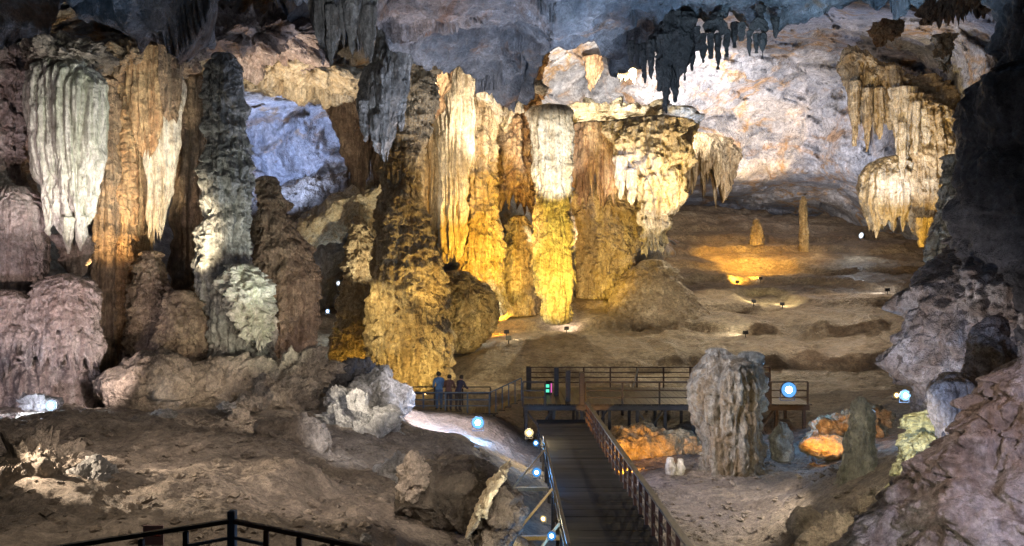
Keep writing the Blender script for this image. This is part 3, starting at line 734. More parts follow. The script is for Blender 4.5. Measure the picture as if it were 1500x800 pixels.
F_('flowstone_column', 'glowing golden column right of the cream curtain', 'column', [(50, 670, 740), (118, 676, 732), (160, 684, 726), (200, 680, 722), (260, 678, 724), (320, 674, 726), (335, 672, 732), (380, 672, 732), (420, 668, 738), (460, 660, 742)], 52, M['tan'], seed=35, flute=.42, ffreq=1.2, lump=.3, lscale=1.6, ledge=.16, ledge_h=1.4, pop=.15, pscale=.6)
F_('flowstone_boss', 'olive flowstone mound at the foot of the golden column', 'flowstone', [(404, 652, 690), (420, 642, 712), (446, 636, 728), (480, 640, 720), (510, 650, 700)], 47, M['tan'], seed=36, lump=.4, lscale=1.2, ledge=.25, ledge_h=.9, pop=.2)
F_('flowstone_curtain', 'mottled dripstone wall between the golden and the white column', 'flowstone', [(60, 710, 796), (128, 716, 790), (180, 720, 788), (240, 722, 788), (290, 724, 784), (318, 730, 780)], 58, M['rust'], seed=37, flute=.5, ffreq=.7, lump=.5, lscale=1.4, pop=.35, fringe=2.2, tooth=.9, hang=True)
F_('stalagmite', 'shadowy olive stalagmite standing in the niche left of the white column', 'stalagmite', [(318, 752, 766), (335, 744, 776), (370, 738, 784), (420, 734, 788), (460, 730, 792)], 57, M['tan'], seed=38, lump=.4, lscale=1.4, flute=.2, ffreq=.9)
F_('flowstone_column', 'white topped column with a bright yellow lower half standing on the terrace', 'column', [(166, 772, 836), (174, 778, 838), (200, 780, 838), (250, 784, 836), (300, 786, 834), (312, 784, 838), (360, 783, 840), (400, 783, 841), (430, 788, 838), (450, 796, 836), (470, 796, 838)], 50, M['cream'], seed=39, flute=.34, ffreq=1.3, lump=.2, lscale=1.6, ledge=.10, ledge_h=1.1, pop=.12, pscale=.6)
F_('flowstone_curtain', 'peach coloured stalactite curtain right of the white column', 'flowstone', [(184, 832, 914), (220, 834, 912), (260, 836, 910), (290, 838, 906), (312, 848, 896)], 56, M['rust'], seed=40, flute=.5, ffreq=.8, lump=.3, fringe=4.5, tooth=1.0, hang=True, squash=.6)
F_('flowstone_boss', 'broad olive flowstone cone below the peach curtain, tapering down', 'flowstone', [(290, 830, 946), (320, 834, 944), (360, 842, 936), (400, 846, 920), (450, 846, 900), (470, 846, 900)], 60, M['tan'], seed=41, lump=.4, lscale=1.8, ledge=.22, ledge_h=.9, squash=.5)
F_('flowstone_curtain', 'large ochre and white hanging flowstone chandelier right of the peach curtain', 'flowstone', [(182, 894, 1016), (200, 894, 1012), (240, 900, 1006), (270, 914, 1002), (292, 930, 998), (310, 940, 994), (340, 942, 980), (360, 944, 970), (380, 946, 966)], 55, M['cream'], seed=42, flute=.5, ffreq=1.0, lump=.45, lscale=1.6, ledge=.45, ledge_h=2.6, pop=.12, pscale=.7, fringe=1.5, tooth=.9, hang=True,
   extra=[(910, 230, 292, 18, -1.5), (925, 250, 300, 16, -2), (990, 250, 305, 14, -1.4)])
F_('flowstone_boss', 'rounded pale flowstone boulder on the terrace under the hanging chandelier', 'flowstone', [(388, 936, 976), (396, 918, 990), (412, 906, 998), (430, 900, 1008), (446, 894, 1022), (465, 880, 1046), (500, 860, 1080)], 57, M['terrace'], seed=43, lump=.3, lscale=1.4, pop=.15)
F_('stalactite_cluster', 'tan stalactite fringe on the back wall right of the hanging chandelier', 'stalactite', [(200, 985, 1050), (225, 990, 1068), (260, 996, 1080), (304, 1004, 1066)], 82, M['tan'], seed=44, flute=.7, ffreq=.5, lump=.6, fringe=7, tooth=1.0, hang=True)
blob('rock_ledge', 'bright cream ledge along the foot of the vault above the middle columns', 'rock', 890, 174, 66, 270, 30, M['cream'], depth=8, rot=-.02, seed=53, rough=.25, facet=.3, n=260)
blob('rock_ledge', 'broken cream rock mass joining the middle columns to the roof', 'rock', 690, 122, 52, 200, 54, M['cream'], depth=5, rot=.08, seed=156, rough=.45, facet=.45, n=240)
blob('rock_ledge', 'dark rock root above the broad pale green drapery', 'rock', 98, 84, 28.4, 118, 44, M['rockbrown'], depth=2.2, rot=.04, seed=160, rough=.4, facet=.4, n=180)
blob('rock_ledge', 'brown rock root from which the cream and dark draperies hang', 'rock', 212, 92, 32, 130, 40, M['brown'], depth=2.6, rot=-.04, seed=157, rough=.4, facet=.4, n=200)
F_('flowstone_curtain', 'dim purple ribbed curtain in the gap left of the tall dark column', 'flowstone', [(120, 262, 312), (200, 262, 308), (300, 256, 306), (400, 250, 300), (470, 250, 300)], 36, M['brown'], seed=158, flute=.3, ffreq=1.2, lump=.2)
F_('stalactite_cluster', 'brown stalactites under the roof between the grey cluster and the cream rock mass', 'stalactite', [(84, 590, 640), (110, 592, 640), (150, 598, 634), (180, 604, 626)], 44, M['brown'], seed=159, flute=.3, ffreq=1.5, lump=.25, fringe=2.5, tooth=.5, hang=True)
# ---- vault details
F_('stalactite', 'short brown drip on the bright vault edge above the peach curtain', 'stalactite', [(84, 856, 882), (104, 858, 880), (122, 862, 876), (136, 868, 872)], 74, M['rust'], seed=45, flute=.3, ffreq=1, fringe=1.5, tooth=.8, hang=True)
F_('stalactite', 'second short tan drip on the vault left of the black roof spikes', 'stalactite', [(98, 904, 932), (112, 906, 930), (124, 910, 926)], 72, M['tan'], seed=46, flute=.3, ffreq=1, fringe=1.0, tooth=.8, hang=True)
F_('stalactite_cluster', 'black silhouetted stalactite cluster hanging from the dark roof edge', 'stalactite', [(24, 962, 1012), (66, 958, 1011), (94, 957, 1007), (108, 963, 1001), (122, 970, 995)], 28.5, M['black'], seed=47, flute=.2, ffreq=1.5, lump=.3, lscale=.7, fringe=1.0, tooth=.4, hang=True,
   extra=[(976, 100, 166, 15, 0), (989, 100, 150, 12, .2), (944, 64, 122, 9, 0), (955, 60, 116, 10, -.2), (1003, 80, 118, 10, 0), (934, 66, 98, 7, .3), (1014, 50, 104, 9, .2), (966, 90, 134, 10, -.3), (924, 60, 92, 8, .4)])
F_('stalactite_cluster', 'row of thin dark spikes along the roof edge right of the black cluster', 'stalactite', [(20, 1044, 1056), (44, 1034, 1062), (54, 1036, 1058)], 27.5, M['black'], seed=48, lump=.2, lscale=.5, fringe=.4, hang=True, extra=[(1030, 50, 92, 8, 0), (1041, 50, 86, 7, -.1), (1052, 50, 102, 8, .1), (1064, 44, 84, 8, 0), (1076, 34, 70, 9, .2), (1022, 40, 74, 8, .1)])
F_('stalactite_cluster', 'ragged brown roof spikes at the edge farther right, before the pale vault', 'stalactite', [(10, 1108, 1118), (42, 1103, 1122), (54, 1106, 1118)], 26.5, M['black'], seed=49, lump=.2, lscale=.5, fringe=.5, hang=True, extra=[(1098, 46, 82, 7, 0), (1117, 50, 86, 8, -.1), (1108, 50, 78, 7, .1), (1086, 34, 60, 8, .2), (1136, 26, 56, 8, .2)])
blob('rock_ledge', 'ochre slanting ledge from which the right hand draperies hang', 'rock', 1322, 132, 66.5, 200, 34, M['tan'], depth=5, rot=.52, seed=154, rough=.4, facet=.35, n=200)
F_('hanging_drapery', 'ochre drapery filling the gap between the pointed drapery and the teardrop one', 'flowstone', [(100, 1276, 1316), (130, 1280, 1322), (160, 1286, 1322), (190, 1296, 1320), (210, 1302, 1316)], 65, M['tan'], seed=155, flute=.5, ffreq=.8, lump=.3, fringe=4, tooth=.8, hang=True, squash=.6)
blob('rock_lump', 'rusty knob of rock stuck on the blue vault near the upper right', 'rock', 1298, 46, 52, 36, 26, M['rust'], depth=2, seed=50, rough=.4, facet=.4, n=80)
F_('stalactite', 'tan dripping streak on the vault below the top right corner', 'stalactite', [(52, 1370, 1396), (76, 1372, 1392), (96, 1376, 1392), (110, 1382, 1388)], 55, M['tan'], seed=51, flute=.3, ffreq=1.2, lump=.4, lscale=.6, fringe=1.5, hang=True)
F_('stalactite_cluster', 'brown lumpy dripstone fringe on the roof at the top right', 'stalactite', [(-40, 1330, 1450), (0, 1338, 1448), (20, 1352, 1444), (36, 1366, 1440)], 48, M['brown'], seed=52, lump=.5, lscale=.9, pop=.3, flute=.3, ffreq=1, fringe=2, hang=True)
# ---- right draperies
F_('hanging_drapery', 'ochre pointed drapery reaching highest on the right vault', 'flowstone', [(80, 1238, 1250), (92, 1238, 1270), (120, 1240, 1300), (150, 1243, 1312), (175, 1246, 1306), (196, 1252, 1280)], 66, M['tan'], seed=53, flute=.5, ffreq=1.0, lump=.4, ledge=.25, ledge_h=1.6, fringe=5, tooth=.7, hang=True, squash=.5,
   extra=[(1252, 120, 214, 13, -1.6), (1270, 130, 222, 11, -1.8), (1288, 130, 204, 12, -1.6), (1304, 130, 190, 10, -1.2)])
F_('hanging_drapery', 'cream teardrop drapery between the pointed one and the dark right wall', 'flowstone', [(130, 1304, 1340), (160, 1308, 1336), (190, 1310, 1334), (216, 1314, 1332), (238, 1322, 1328)], 63, M['cream'], seed=54, flute=.35, ffreq=1.3, lump=.1, fringe=2, tooth=.6, hang=True, extra=[(1322, 180, 262, 9, -.8), (1342, 150, 228, 11, -1), (1356, 160, 246, 10, -1), (1374, 170, 238, 12, -1)])
F_('flowstone_column', 'tall ochre ribbed column against the right vault beside the dark wall', 'column', [(140, 1320, 1350), (170, 1330, 1394), (200, 1336, 1398), (260, 1336, 1398), (310, 1340, 1396), (345, 1346, 1396), (362, 1352, 1388)], 63, M['tan'], seed=55, flute=.55, ffreq=1.1, lump=.35, ledge=.3, ledge_h=2.2, fringe=2, tooth=.9, hang=True,
   extra=[(1350, 320, 362, 12, -2), (1366, 320, 358, 14, -2), (1384, 300, 352, 10, -2)])
F_('flowstone_canopy', 'mushroom shaped canopy of pale flowstone with drips on the upper right terrace', 'flowstone', [(232, 1290, 1338), (246, 1272, 1344), (264, 1264, 1346), (300, 1264, 1346), (325, 1270, 1344), (350, 1278, 1340)], 65, M['cream'], seed=56, flute=.5, ffreq=.7, lump=.2, fringe=2.2, tooth=.9, hang=True)
F_('stalagmite', 'short cone shaped golden stalagmite on the upper terrace', 'stalagmite', [(320, 1106.5, 1109.5), (332, 1103, 1113), (345, 1101, 1116), (360, 1100, 1117)], 78, M['tan'], seed=57, lump=.15, ledge=.12, ledge_h=.7)
F_('stalagmite', 'thin tall golden pole stalagmite on the upper terrace', 'stalagmite', [(288, 1175, 1179), (310, 1173.5, 1180.5), (340, 1173, 1182), (372, 1171, 1184)], 76, M['tan'], seed=58, lump=.12, ledge=.10, ledge_h=.7)
# ---- right wall and foreground right
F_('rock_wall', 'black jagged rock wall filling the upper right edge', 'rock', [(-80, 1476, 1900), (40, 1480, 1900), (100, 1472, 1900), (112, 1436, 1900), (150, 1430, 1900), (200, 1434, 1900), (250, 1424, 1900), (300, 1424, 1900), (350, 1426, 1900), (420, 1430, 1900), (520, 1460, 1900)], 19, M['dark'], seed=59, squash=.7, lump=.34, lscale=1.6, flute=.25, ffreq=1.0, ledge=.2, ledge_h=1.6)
F_('flowstone_column', 'slim grey white flowstone edge running down beside the black wall', 'flowstone', [(230, 1384, 1404), (280, 1378, 1412), (330, 1370, 1420), (370, 1366, 1424), (410, 1362, 1430)], 26, M['grey'], seed=60, flute=.18, ffreq=1.8, lump=.25, lscale=.8, pop=.2)
F_('rock_wall', 'grey brown weathered rock wall above the blue skull shaped rock on the right', 'rock', [(330, 1452, 1640), (360, 1420, 1700), (390, 1372, 1750), (420, 1346, 1760), (460, 1336, 1760), (520, 1330, 1760), (560, 1336, 1760), (590, 1352, 1760), (640, 1380, 1760)], 20, M['lav'], seed=61, squash=.55, lump=.5, lscale=1.2, flute=.24, ffreq=1.6, ledge=.4, ledge_h=1.7)
F_('flowstone_boss', 'skull shaped rock with blue drips hanging from its brow on the right', 'flowstone', [(548, 1386, 1424), (560, 1372, 1438), (585, 1365, 1442), (610, 1364, 1440), (640, 1370, 1430), (664, 1378, 1420)], 15.5, M['lav'], seed=62, flute=.14, ffreq=2.4, lump=.12, lscale=.6, fringe=.6, tooth=.3, hang=True)
F_('rock_pillar', 'pale mauve leaning rock fin behind the skull shaped rock', 'rock', [(470, 1440, 1480), (500, 1424, 1482), (540, 1420, 1486), (580, 1424, 1490), (640, 1420, 1500)], 16.5, M['lav'], seed=63, lump=.2, lscale=.6, flute=.1, ffreq=2)
F_('coral_rock', 'yellow green knobbly coral rock left of the skull shaped rock', 'rock', [(602, 1352, 1366), (615, 1340, 1370), (640, 1334, 1374), (665, 1326, 1372), (690, 1322, 1374), (730, 1310, 1380)], 15.8, M['moss'], seed=64, lump=.25, lscale=.5, pop=.35, pscale=.3)
F_('rock_mound', 'big mauve craggy rock slope filling the lower right corner', 'rock', [(505, 1500, 1580), (540, 1486, 1640), (580, 1456, 1720), (620, 1432, 1780), (660, 1398, 1840), (700, 1356, 1880), (740, 1316, 1920), (780, 1282, 1960), (820, 1256, 2000), (900, 1200, 2050), (1000, 1150, 2100)], 10, M['lav'], seed=65, squash=.55, lump=.34, lscale=.9, flute=.26, ffreq=1.0, micro=.9, pop=.12, pscale=.5)
F_('stalagmite', 'smooth dark green bullet shaped stalagmite on the right slope', 'stalagmite', [(582, 1258, 1264), (592, 1252, 1270), (612, 1246, 1277), (640, 1242, 1282), (660, 1241, 1282), (685, 1238, 1278), (720, 1224, 1284)], 19, M['bullet'], seed=66, lump=.10, lscale=.6, flute=.07, ffreq=3)
F_('broken_column', 'broken grey stump of a thick column with a notched top beside the walkway', 'stalagmite', [(516, 1034, 1064), (524, 1030, 1082), (536, 1026, 1112), (560, 1014, 1118), (580, 1014, 1114), (620, 1022, 1116), (660, 1028, 1118), (690, 1030, 1120), (712, 1026, 1128)], 25.5, M['stump'], seed=67, lump=.2, lscale=.8, flute=.30, ffreq=1.1, ledge=.12, ledge_h=1.5)
F_('rock_pillar', 'dark greenish upright horn on the right of the broken stump top', 'rock', [(518, 1090, 1110), (530, 1086, 1114), (560, 1082, 1117), (600, 1080, 1119)], 25.6, M['grey'], seed=68, lump=.2, lscale=.5, pop=.15)
for k, (px, y0, y1, w, lab) in enumerate([(983, 671, 694, 13, 'white nub stalagmite leaning left beside the broken stump'), (996, 673, 694, 13, 'white nub stalagmite leaning right beside the broken stump')]):
    F_('stalagmite', lab, 'stalagmite', [(y0, px - w * .2, px + w * .2), (y0 + 6, px - w * .35, px + w * .35), (y1 + 6, px - w * .55, px + w * .55)], 25.2 + k * .1, M['pale'], seed=69 + k, lump=.06, lscale=.4)
blob('rimstone_bank', 'orange glowing rimstone bank under the platform', 'flowstone', 950, 650, 29, 190, 46, M['tan'], depth=1.6, seed=71, rough=.22, facet=.15, n=260)
blob('rimstone_bank', 'orange lit crusty bank behind the bullet shaped stalagmite', 'flowstone', 1245, 628, 28, 130, 50, M['tan'], depth=1.6, rot=-.35, seed=72, rough=.35, facet=.3, n=200)
blob('boulder', 'low smooth orange mound left of the bullet shaped stalagmite', 'rock', 1215, 655, 26, 90, 30, M['tan'], depth=1.5, seed=73, rough=.12, facet=.1, n=120)
F_('stalagmite', 'dark bell shaped stalagmite right of the broken stump', 'stalagmite', [(620, 1140, 1150), (632, 1136, 1156), (640, 1130, 1160), (660, 1130, 1162), (672, 1132, 1160)], 25.5, M['grey'], seed=74, lump=.1, lscale=.5)
blob('boulder', 'round tan boulder at the lower right below the slope', 'rock', 1182, 770, 17, 54, 52, M['rockbrown'], seed=75, rough=.14, facet=.15, n=140)
blob('boulder', 'flat topped mossy brown boulder at the bottom right edge', 'rock', 1238, 795, 14.5, 110, 76, M['rockbrown'], depth=1.4, seed=76, rough=.22, facet=.3, n=180)
blob('boulder', 'angular shelf of rock wedged beside the mauve slope', 'rock', 1286, 742, 15, 76, 40, M['rockbrown'], depth=1.0, rot=-.3, seed=77, rough=.2, facet=.35, n=140)
# ---- foreground left rocks
blob('boulder', 'yellowish craggy rock on the ridge below the brown shaggy column', 'rock', 446, 548, 27.5, 84, 56, M['rockbrown'], depth=2, seed=80, rough=.4, facet=.45, n=180)
blob('boulder', 'dark craggy rock with a sharp crest left of the white lit rock', 'rock', 520, 560, 29, 80, 56, M['dark'], depth=1.8, seed=81, rough=.4, facet=.4, n=160)
blob('boulder', 'white lit rock with a brown left face on the ridge near the visitors', 'rock', 552, 588, 27, 82, 84, M['rockgrey'], depth=2, rot=.3, seed=82, rough=.3, facet=.4, n=220)
blob('boulder', 'jagged grey rock rib slanting down from the white lit rock', 'rock', 540, 640, 23, 64, 170, M['rockgrey'], depth=1.8, rot=-.55, seed=83, rough=.35, facet=.45, n=260)
blob('boulder', 'bluish narrow rock rib end above the dark split boulder', 'rock', 590, 700, 18, 50, 70, M['rockgrey'], depth=1, rot=-.5, seed=84, rough=.35, facet=.4, n=160)
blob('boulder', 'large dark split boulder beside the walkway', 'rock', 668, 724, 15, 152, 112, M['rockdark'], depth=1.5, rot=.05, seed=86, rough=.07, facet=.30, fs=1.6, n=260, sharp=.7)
blob('boulder', 'crumbly brown rock leaning on the left side of the dark split boulder', 'rock', 606, 708, 14.6, 46, 84, M['rockbrown'], depth=1, rot=-.1, seed=186, rough=.3, facet=.45, n=180)
blob('rock_slab', 'bright pale edged rock slab leaning on the right of the dark split boulder', 'rock', 714, 732, 13.9, 15, 128, M['cream'], depth=.5, rot=.52, seed=87, rough=.2, facet=.3, n=160)
blob('boulder', 'yellowish worn rock between the pale slab and the walkway', 'rock', 732, 760, 14.6, 66, 90, M['rockbrown'], depth=1.2, rot=.2, seed=88, rough=.25, facet=.3, n=160)
blob('boulder', 'big flat grey rock plate on the earth slope in the middle foreground', 'rock', 430, 668, 18.5, 120, 110, M['rockbrown'], depth=1.4, rot=.5, seed=89, rough=.14, facet=.35, n=220)
blob('boulder', 'black pitted outcrop at the left edge of the earth slope', 'rock', 60, 696, 13, 190, 74, M['rockbrown'], depth=2.2, rot=.12, seed=90, rough=.34, facet=.5, n=280)
blob('boulder', 'pale jagged rock at the right end of the black pitted outcrop', 'rock', 138, 704, 12.6, 60, 50, M['rockgrey'], depth=.9, rot=.2, seed=91, rough=.28, facet=.5, n=160)
blob('boulder', 'shadowed rock heap right of the long rock shelf', 'rock', 410, 590, 25.5, 110, 52, M['rockbrown'], depth=2, seed=92, rough=.35, facet=.45, n=180)
small = [(240, 608, 22, 34, 16, 'pale flat stone lying on the slope below the domed boulder'), (365, 590, 23, 40, 22, 'pale angular stone in the shade below the long rock shelf'),
         (332, 596, 22.5, 24, 12, 'small flat stone left of the pale angular stone'), (352, 612, 21, 34, 20, 'tan stone at the top of the earth slope below the angular stone'),
         (60, 592, 22.5, 60, 26, 'dark rubble lump just behind the left floor lamp'), (385, 742, 13.5, 14, 9, 'little pale stone on the slope above the foreground railing'),
         (536, 788, 11.5, 16, 10, 'little pale stone at the end of the foreground railing'), (484, 752, 14, 22, 30, 'dark cleft stone on the slope left of the crumbly brown rock')]
for k, (px, py, d, w, h, lab) in enumerate(small):
    blob('stone', lab, 'stone', px, py, d, w, h, M['rockbrown'] if k % 2 else M['rockgrey'], seed=100 + k, rough=.3, facet=.5, n=60)

# loose gravel lying on the earth slope and the right floor
rg = np.random.RandomState(8)
gv, gf = [], []
oct_ = np.array([(1, 0, 0), (-1, 0, 0), (0, 1, 0), (0, -1, 0), (0, 0, 1), (0, 0, -1), (.6, .6, .5), (-.6, .5, .55), (.55, -.6, .45), (-.6, -.6, .5)], float)
tri = np.array([(0, 6, 4), (6, 2, 4), (2, 7, 4), (7, 1, 4), (1, 9, 4), (9, 3, 4), (3, 8, 4), (8, 0, 4), (0, 5, 6), (6, 5, 2), (2, 5, 7), (7, 5, 1), (1, 5, 9), (9, 5, 3), (3, 5, 8), (8, 5, 0)])
cnt = 0
for k in range(5200):
    if rg.rand() < .72: px, d = rg.uniform(0, 720), 9.5 + 14 * rg.rand() ** .8
    else: px, d = rg.uniform(900, 1240), rg.uniform(16.5, 27)
    x = (px - 750) / S * d
    if .6 < x < 3.3: continue
    if fbm(np.array([[x / 2.2, d / 2.2, 0]]), 2, 91)[0] < -.05 and rg.rand() < .8: continue
    r = .022 + .09 * rg.rand() ** 4
    z = floor_z(x, d)
    p = (oct_ * rg.uniform(.6, 1.3, (10, 3)) * r * np.array([1.2, 1.2, .75]))
    a = rg.rand() * 6.28; p = p @ np.array([[math.cos(a), -math.sin(a), 0], [math.sin(a), math.cos(a), 0], [0, 0, 1]])
    gv.append(p + np.array([x, d, z + r * .25])); gf.append(tri + 10 * cnt); cnt += 1
tag(mesh_np('gravel', np.concatenate(gv), np.concatenate(gf), M['rockbrown'], smooth=False), kind='stuff')

# ------------------------------------------------------------------ built things: boxes and bars
class MB:
    def __init__(s): s.v = []; s.f = []
    def box(s, c, sz, rot=None):
        b = len(s.v); c = Vector(c)
        for x in (-.5, .5):
            for y in (-.5, .5):
                for z in (-.5, .5):
                    p = Vector((x * sz[0], y * sz[1], z * sz[2]))
                    if rot is not None: p = rot @ p
                    s.v.append(c + p)
        s.f += [[b + i for i in q] for q in ((0, 1, 3, 2), (4, 6, 7, 5), (0, 4, 5, 1), (2, 3, 7, 6), (0, 2, 6, 4), (1, 5, 7, 3))]
        return s
    def bar(s, a, b, w, h=None):
        a, b = Vector(a), Vector(b); dv = b - a
        q = dv.to_track_quat('Y', 'Z').to_matrix()
        return s.box((a + b) / 2, (w, dv.length, h or w), q)
    def cyl(s, a, b, r0, r1=None, n=14):
        a, b = Vector(a), Vector(b); r1 = r0 if r1 is None else r1
        q = (b - a).to_track_quat('Z', 'Y').to_matrix(); k = len(s.v)
        for p, r in ((a, r0), (b, r1)):
            for i in range(n):
                t = 2 * math.pi * i / n; s.v.append(p + q @ Vector((r * math.cos(t), r * math.sin(t), 0)))
        for i in range(n):
            j = (i + 1) % n; s.f.append([k + i, k + j, k + n + j, k + n + i])
        s.f.append([k + i for i in range(n)][::-1]); s.f.append([k + n + i for i in range(n)])
        return s
    def build(s, name, mat, parent=None, bevel=.006, smooth=False):
        me = bpy.data.meshes.new(name)
        inv = parent.matrix_world.inverted() if parent else None
        off = Vector(parent.location) if parent and parent.parent is None else Vector((0, 0, 0))
        me.from_pydata([tuple(v - off) for v in s.v], [], s.f)
        me.update()
        if bevel:
            bm = bmesh.new(); bm.from_mesh(me)
            bmesh.ops.bevel(bm, geom=bm.edges[:], offset=bevel, segments=1, affect='EDGES')
            bm.to_mesh(me); bm.free()
        me.materials.append(mat)
        o = bpy.data.objects.new(name, me); COL.objects.link(o)
        if parent: o.parent = parent
        return o


rnd = random.Random(3)
# ---- wooden walkway ahead
def dz_(y): return 2.40 - (y - 15) * .034
wk = thing('walkway', 'long dark plank walkway running away from the lower middle', 'walkway', (2, 20, 1))
m = MB(); y = 10.5
while y < 30.6:
    w_ = .20
    m.box((2.03 + rnd.uniform(-.03, .03), y, dz_(y) - .02 + rnd.uniform(-.006, .006)), (2.02, w_ - .022, .04)); y += w_
m.build('deck', M['walkplank'], wk, .004)
m = MB()
for x in (1.15, 2.0, 2.9): m.bar((x, 10.5, dz_(10.5) - .12), (x, 30.5, dz_(30.5) - .12), .09, .14)
m.build('joist', M['wood'], wk)
for i in range(10):
    y = 11.5 + i * 2.1
    for x in (1.12, 2.95):
        z0 = min(floor_z(x, y) - .15, dz_(y) - .4)
        MB().box((x, y + .05, (z0 + dz_(y) - .2) / 2), (.1, .1, dz_(y) - .2 - z0)).build('support_post', M['wood'], wk)
def rail_run(root, pts, h, step, top_w, top_mat, post_mat, mids, post_w=.08, kick=False, names=('post', 'top_rail', 'mid_rail')):
    """Posts, top rail and middle rails along the deck line pts (deck height points)."""
    for a, b in zip(pts[:-1], pts[1:]):
        a, b = Vector(a), Vector(b); n = max(1, round((b - a).length / step)); last = (b - Vector(pts[-1])).length < 1e-6
        for i in range(n + (1 if last else 0)):
            p = a.lerp(b, i / n)
            MB().box(p + Vector((0, 0, h / 2 - .06)), (post_w, post_w, h + .08)).build(names[0], post_mat, root)
        up_ = Vector((0, 0, h))
        MB().bar(a + up_, b + up_, top_w, .05).build(names[1], top_mat, root)
        for k in mids:
            MB().bar(a + up_ * k, b + up_ * k, .035, .05).build(names[2], post_mat, root)
rail_run(wk, [(3.02, 11, dz_(11)), (3.02, 29.6, dz_(29.6))], .86, .78, .14, M['railwood'], M['redwood'], (.3, .6))
rail_run(wk, [(1.0, 12.9, dz_(12.9)), (1.0, 23.0, dz_(23))], .74, 1.9, .07, M['railwood'], M['wood'], (.5,), .06)
for (y, ln) in ((21.6, 1.0), (17.2, 1.0), (14.6, .9)):
    x0 = 1.0; z1 = dz_(y) - .55
    MB().bar((x0 + .2, y, z1), (x0 - ln - .1, y, z1), .12, .09).build('outrigger', M['palewood'], wk)
    MB().bar((x0 - .05, y, dz_(y) + .60), (x0 - ln + .05, y - .02, z1 + .06), .06, .05).build('brace', M['palewood'], wk)

# ---- crossing platform
pf = thing('platform', 'dark timber viewing platform on stilts crossing behind the walkway', 'platform', (5, 33, .6))
pz = 2.45
m = MB(); x = 0.6
while x < 12.6:
    m.box((x, 33.2, pz - .025 + rnd.uniform(-.004, .004)), (.185, 4.6, .05)); x += .2
m.build('deck', M['plank'], pf, .004)
m = MB()
for yy in (31.0, 33.2, 35.4): m.bar((.5, yy, pz - .17), (12.6, yy, pz - .17), .12, .2)
m.build('beam', M['wood'], pf)
for i, xx in enumerate(np.linspace(.6, 12.4, 11)):
    for yy in (31.05, 33.2, 35.3):
        z0 = floor_z(xx, yy) - .2
        MB().box((xx, yy, (z0 + pz - .27) / 2), (.12, .12, pz - .27 - z0)).build('stilt', M['wood'], pf)
    if i % 2 == 0 and i < 10:
        MB().bar((xx, 31.15, pz - .3), (xx + .75, 31.15, pz - 1.3), .07, .07).build('brace', M['wood'], pf)
        MB().bar((xx + 1.1, 31.2, pz - .3), (xx + .4, 31.2, pz - 1.4), .07, .07).build('brace', M['wood'], pf)
rail_run(pf, [(.45, 30.9, pz), (1.4, 30.9, pz)], .95, .95, .07, M['wood'], M['wood'], (.3, .62), .07)
rail_run(pf, [(3.1, 30.9, pz), (12.5, 30.9, pz)], .95, 1.55, .07, M['wood'], M['wood'], (.3, .62), .07)
rail_run(pf, [(.9, 35.45, pz), (12.5, 35.45, pz)], .98, 1.25, .07, M['redwood'], M['redwood'], (.25, .5, .75), .07)
for (px, d, h) in ((774, 34.5, 1.15), (815, 33.0, 1.3), (832, 31.6, 1.35), (852, 30.85, 1.35), (1123, 31.0, 1.35)):
    p = W(px, 400, d); MB().box((p.x, d, pz + h / 2), (.2, .2, h)).build('tall_post', M['wood'], pf)
# ---- steps and side walkway with visitors
sw = thing('side_walkway', 'lower plank walkway with railing where the visitors stand', 'walkway', (-2, 33, 1.5))
sz_ = 1.80
m = MB(); x = -4.9
while x < -.55:
    m.box((x, 33.2, sz_ - .025), (.185, 1.7, .05)); x += .2
m.build('deck', M['plank'], sw, .004)
for i in range(4):
    MB().box((-.45 + i * .28, 33.2, sz_ + .1 + i * .15), (.3, 1.5, .05)).build('step', M['plank'], sw)
rail_run(sw, [(-4.9, 32.4, sz_), (-1.0, 32.4, sz_)], .9, .95, .06, M['bluemetal'], M['bluemetal'], (.35, .65), .07)
rail_run(sw, [(-4.9, 34.0, sz_), (-1.0, 34.0, sz_)], .9, 1.3, .06, M['wood'], M['wood'], (.35, .65), .07)
rail_run(sw, [(-1.0, 32.4, sz_), (.42, 32.4, pz)], .9, .34, .06, M['bluemetal'], M['bluemetal'], (), .05)
for x in (-4.7, -3.4, -2.1, -.8):
    for yy in (32.5, 33.9):
        z0 = floor_z(x, yy) - .2
        if z0 < sz_ - .25: MB().box((x, yy, (z0 + sz_ - .05) / 2), (.1, .1, sz_ - .05 - z0)).build('stilt', M['wood'], sw)

# ---- foreground railing with a notice
fz = 5.62
def on(px, z, extra=0):       # point on the horizontal rail line at height z
    y = np.interp(px, [60, 150, 340, 510, 600], [806, 797, 763, 797, 816])
    d = (CZ - z) * S / (y - 400); return Vector(((px - 750) / S * d, d, z))
fr = thing('railing', 'dark steel railing with a corner post in the left foreground', 'railing', on(340, fz - 1.15))
A, B, C_ = on(60, fz), on(340, fz), on(600, fz)
for a, b in ((A, B), (B, C_)):
    MB().bar(a, b, .05, .04).build('top_rail', M['blackmetal'] if a is A else M['redwood'], fr)
for a, b in ((on(272, fz), B), (B, on(390, fz))):
    dn = Vector((0, 0, -.16)); MB().bar(a + dn, b + dn, .03, .03).build('mid_rail', M['bluemetal'], fr)
for px in (110, 207, 272, 390, 438, 487, 545):
    p = on(px, fz); MB().box(p + Vector((0, 0, -.55)), (.045, .045, 1.06)).build('post', M['redwood'] if px > 340 else M['blackmetal'], fr)
MB().box(B + Vector((0, 0, -.50)), (.075, .075, 1.2)).build('corner_post', M['bluemetal'], fr)
nt = thing('notice_board', 'small pinkish notice board fixed to the foreground railing', 'sign', on(226, fz - .19))
MB().box(on(226, fz - .19) + Vector((0, -.02, 0)), (.20, .012, .2)).build('panel', plain('faded_pink_panel', (.42, .27, .25), .5), nt, .003)
m = MB()
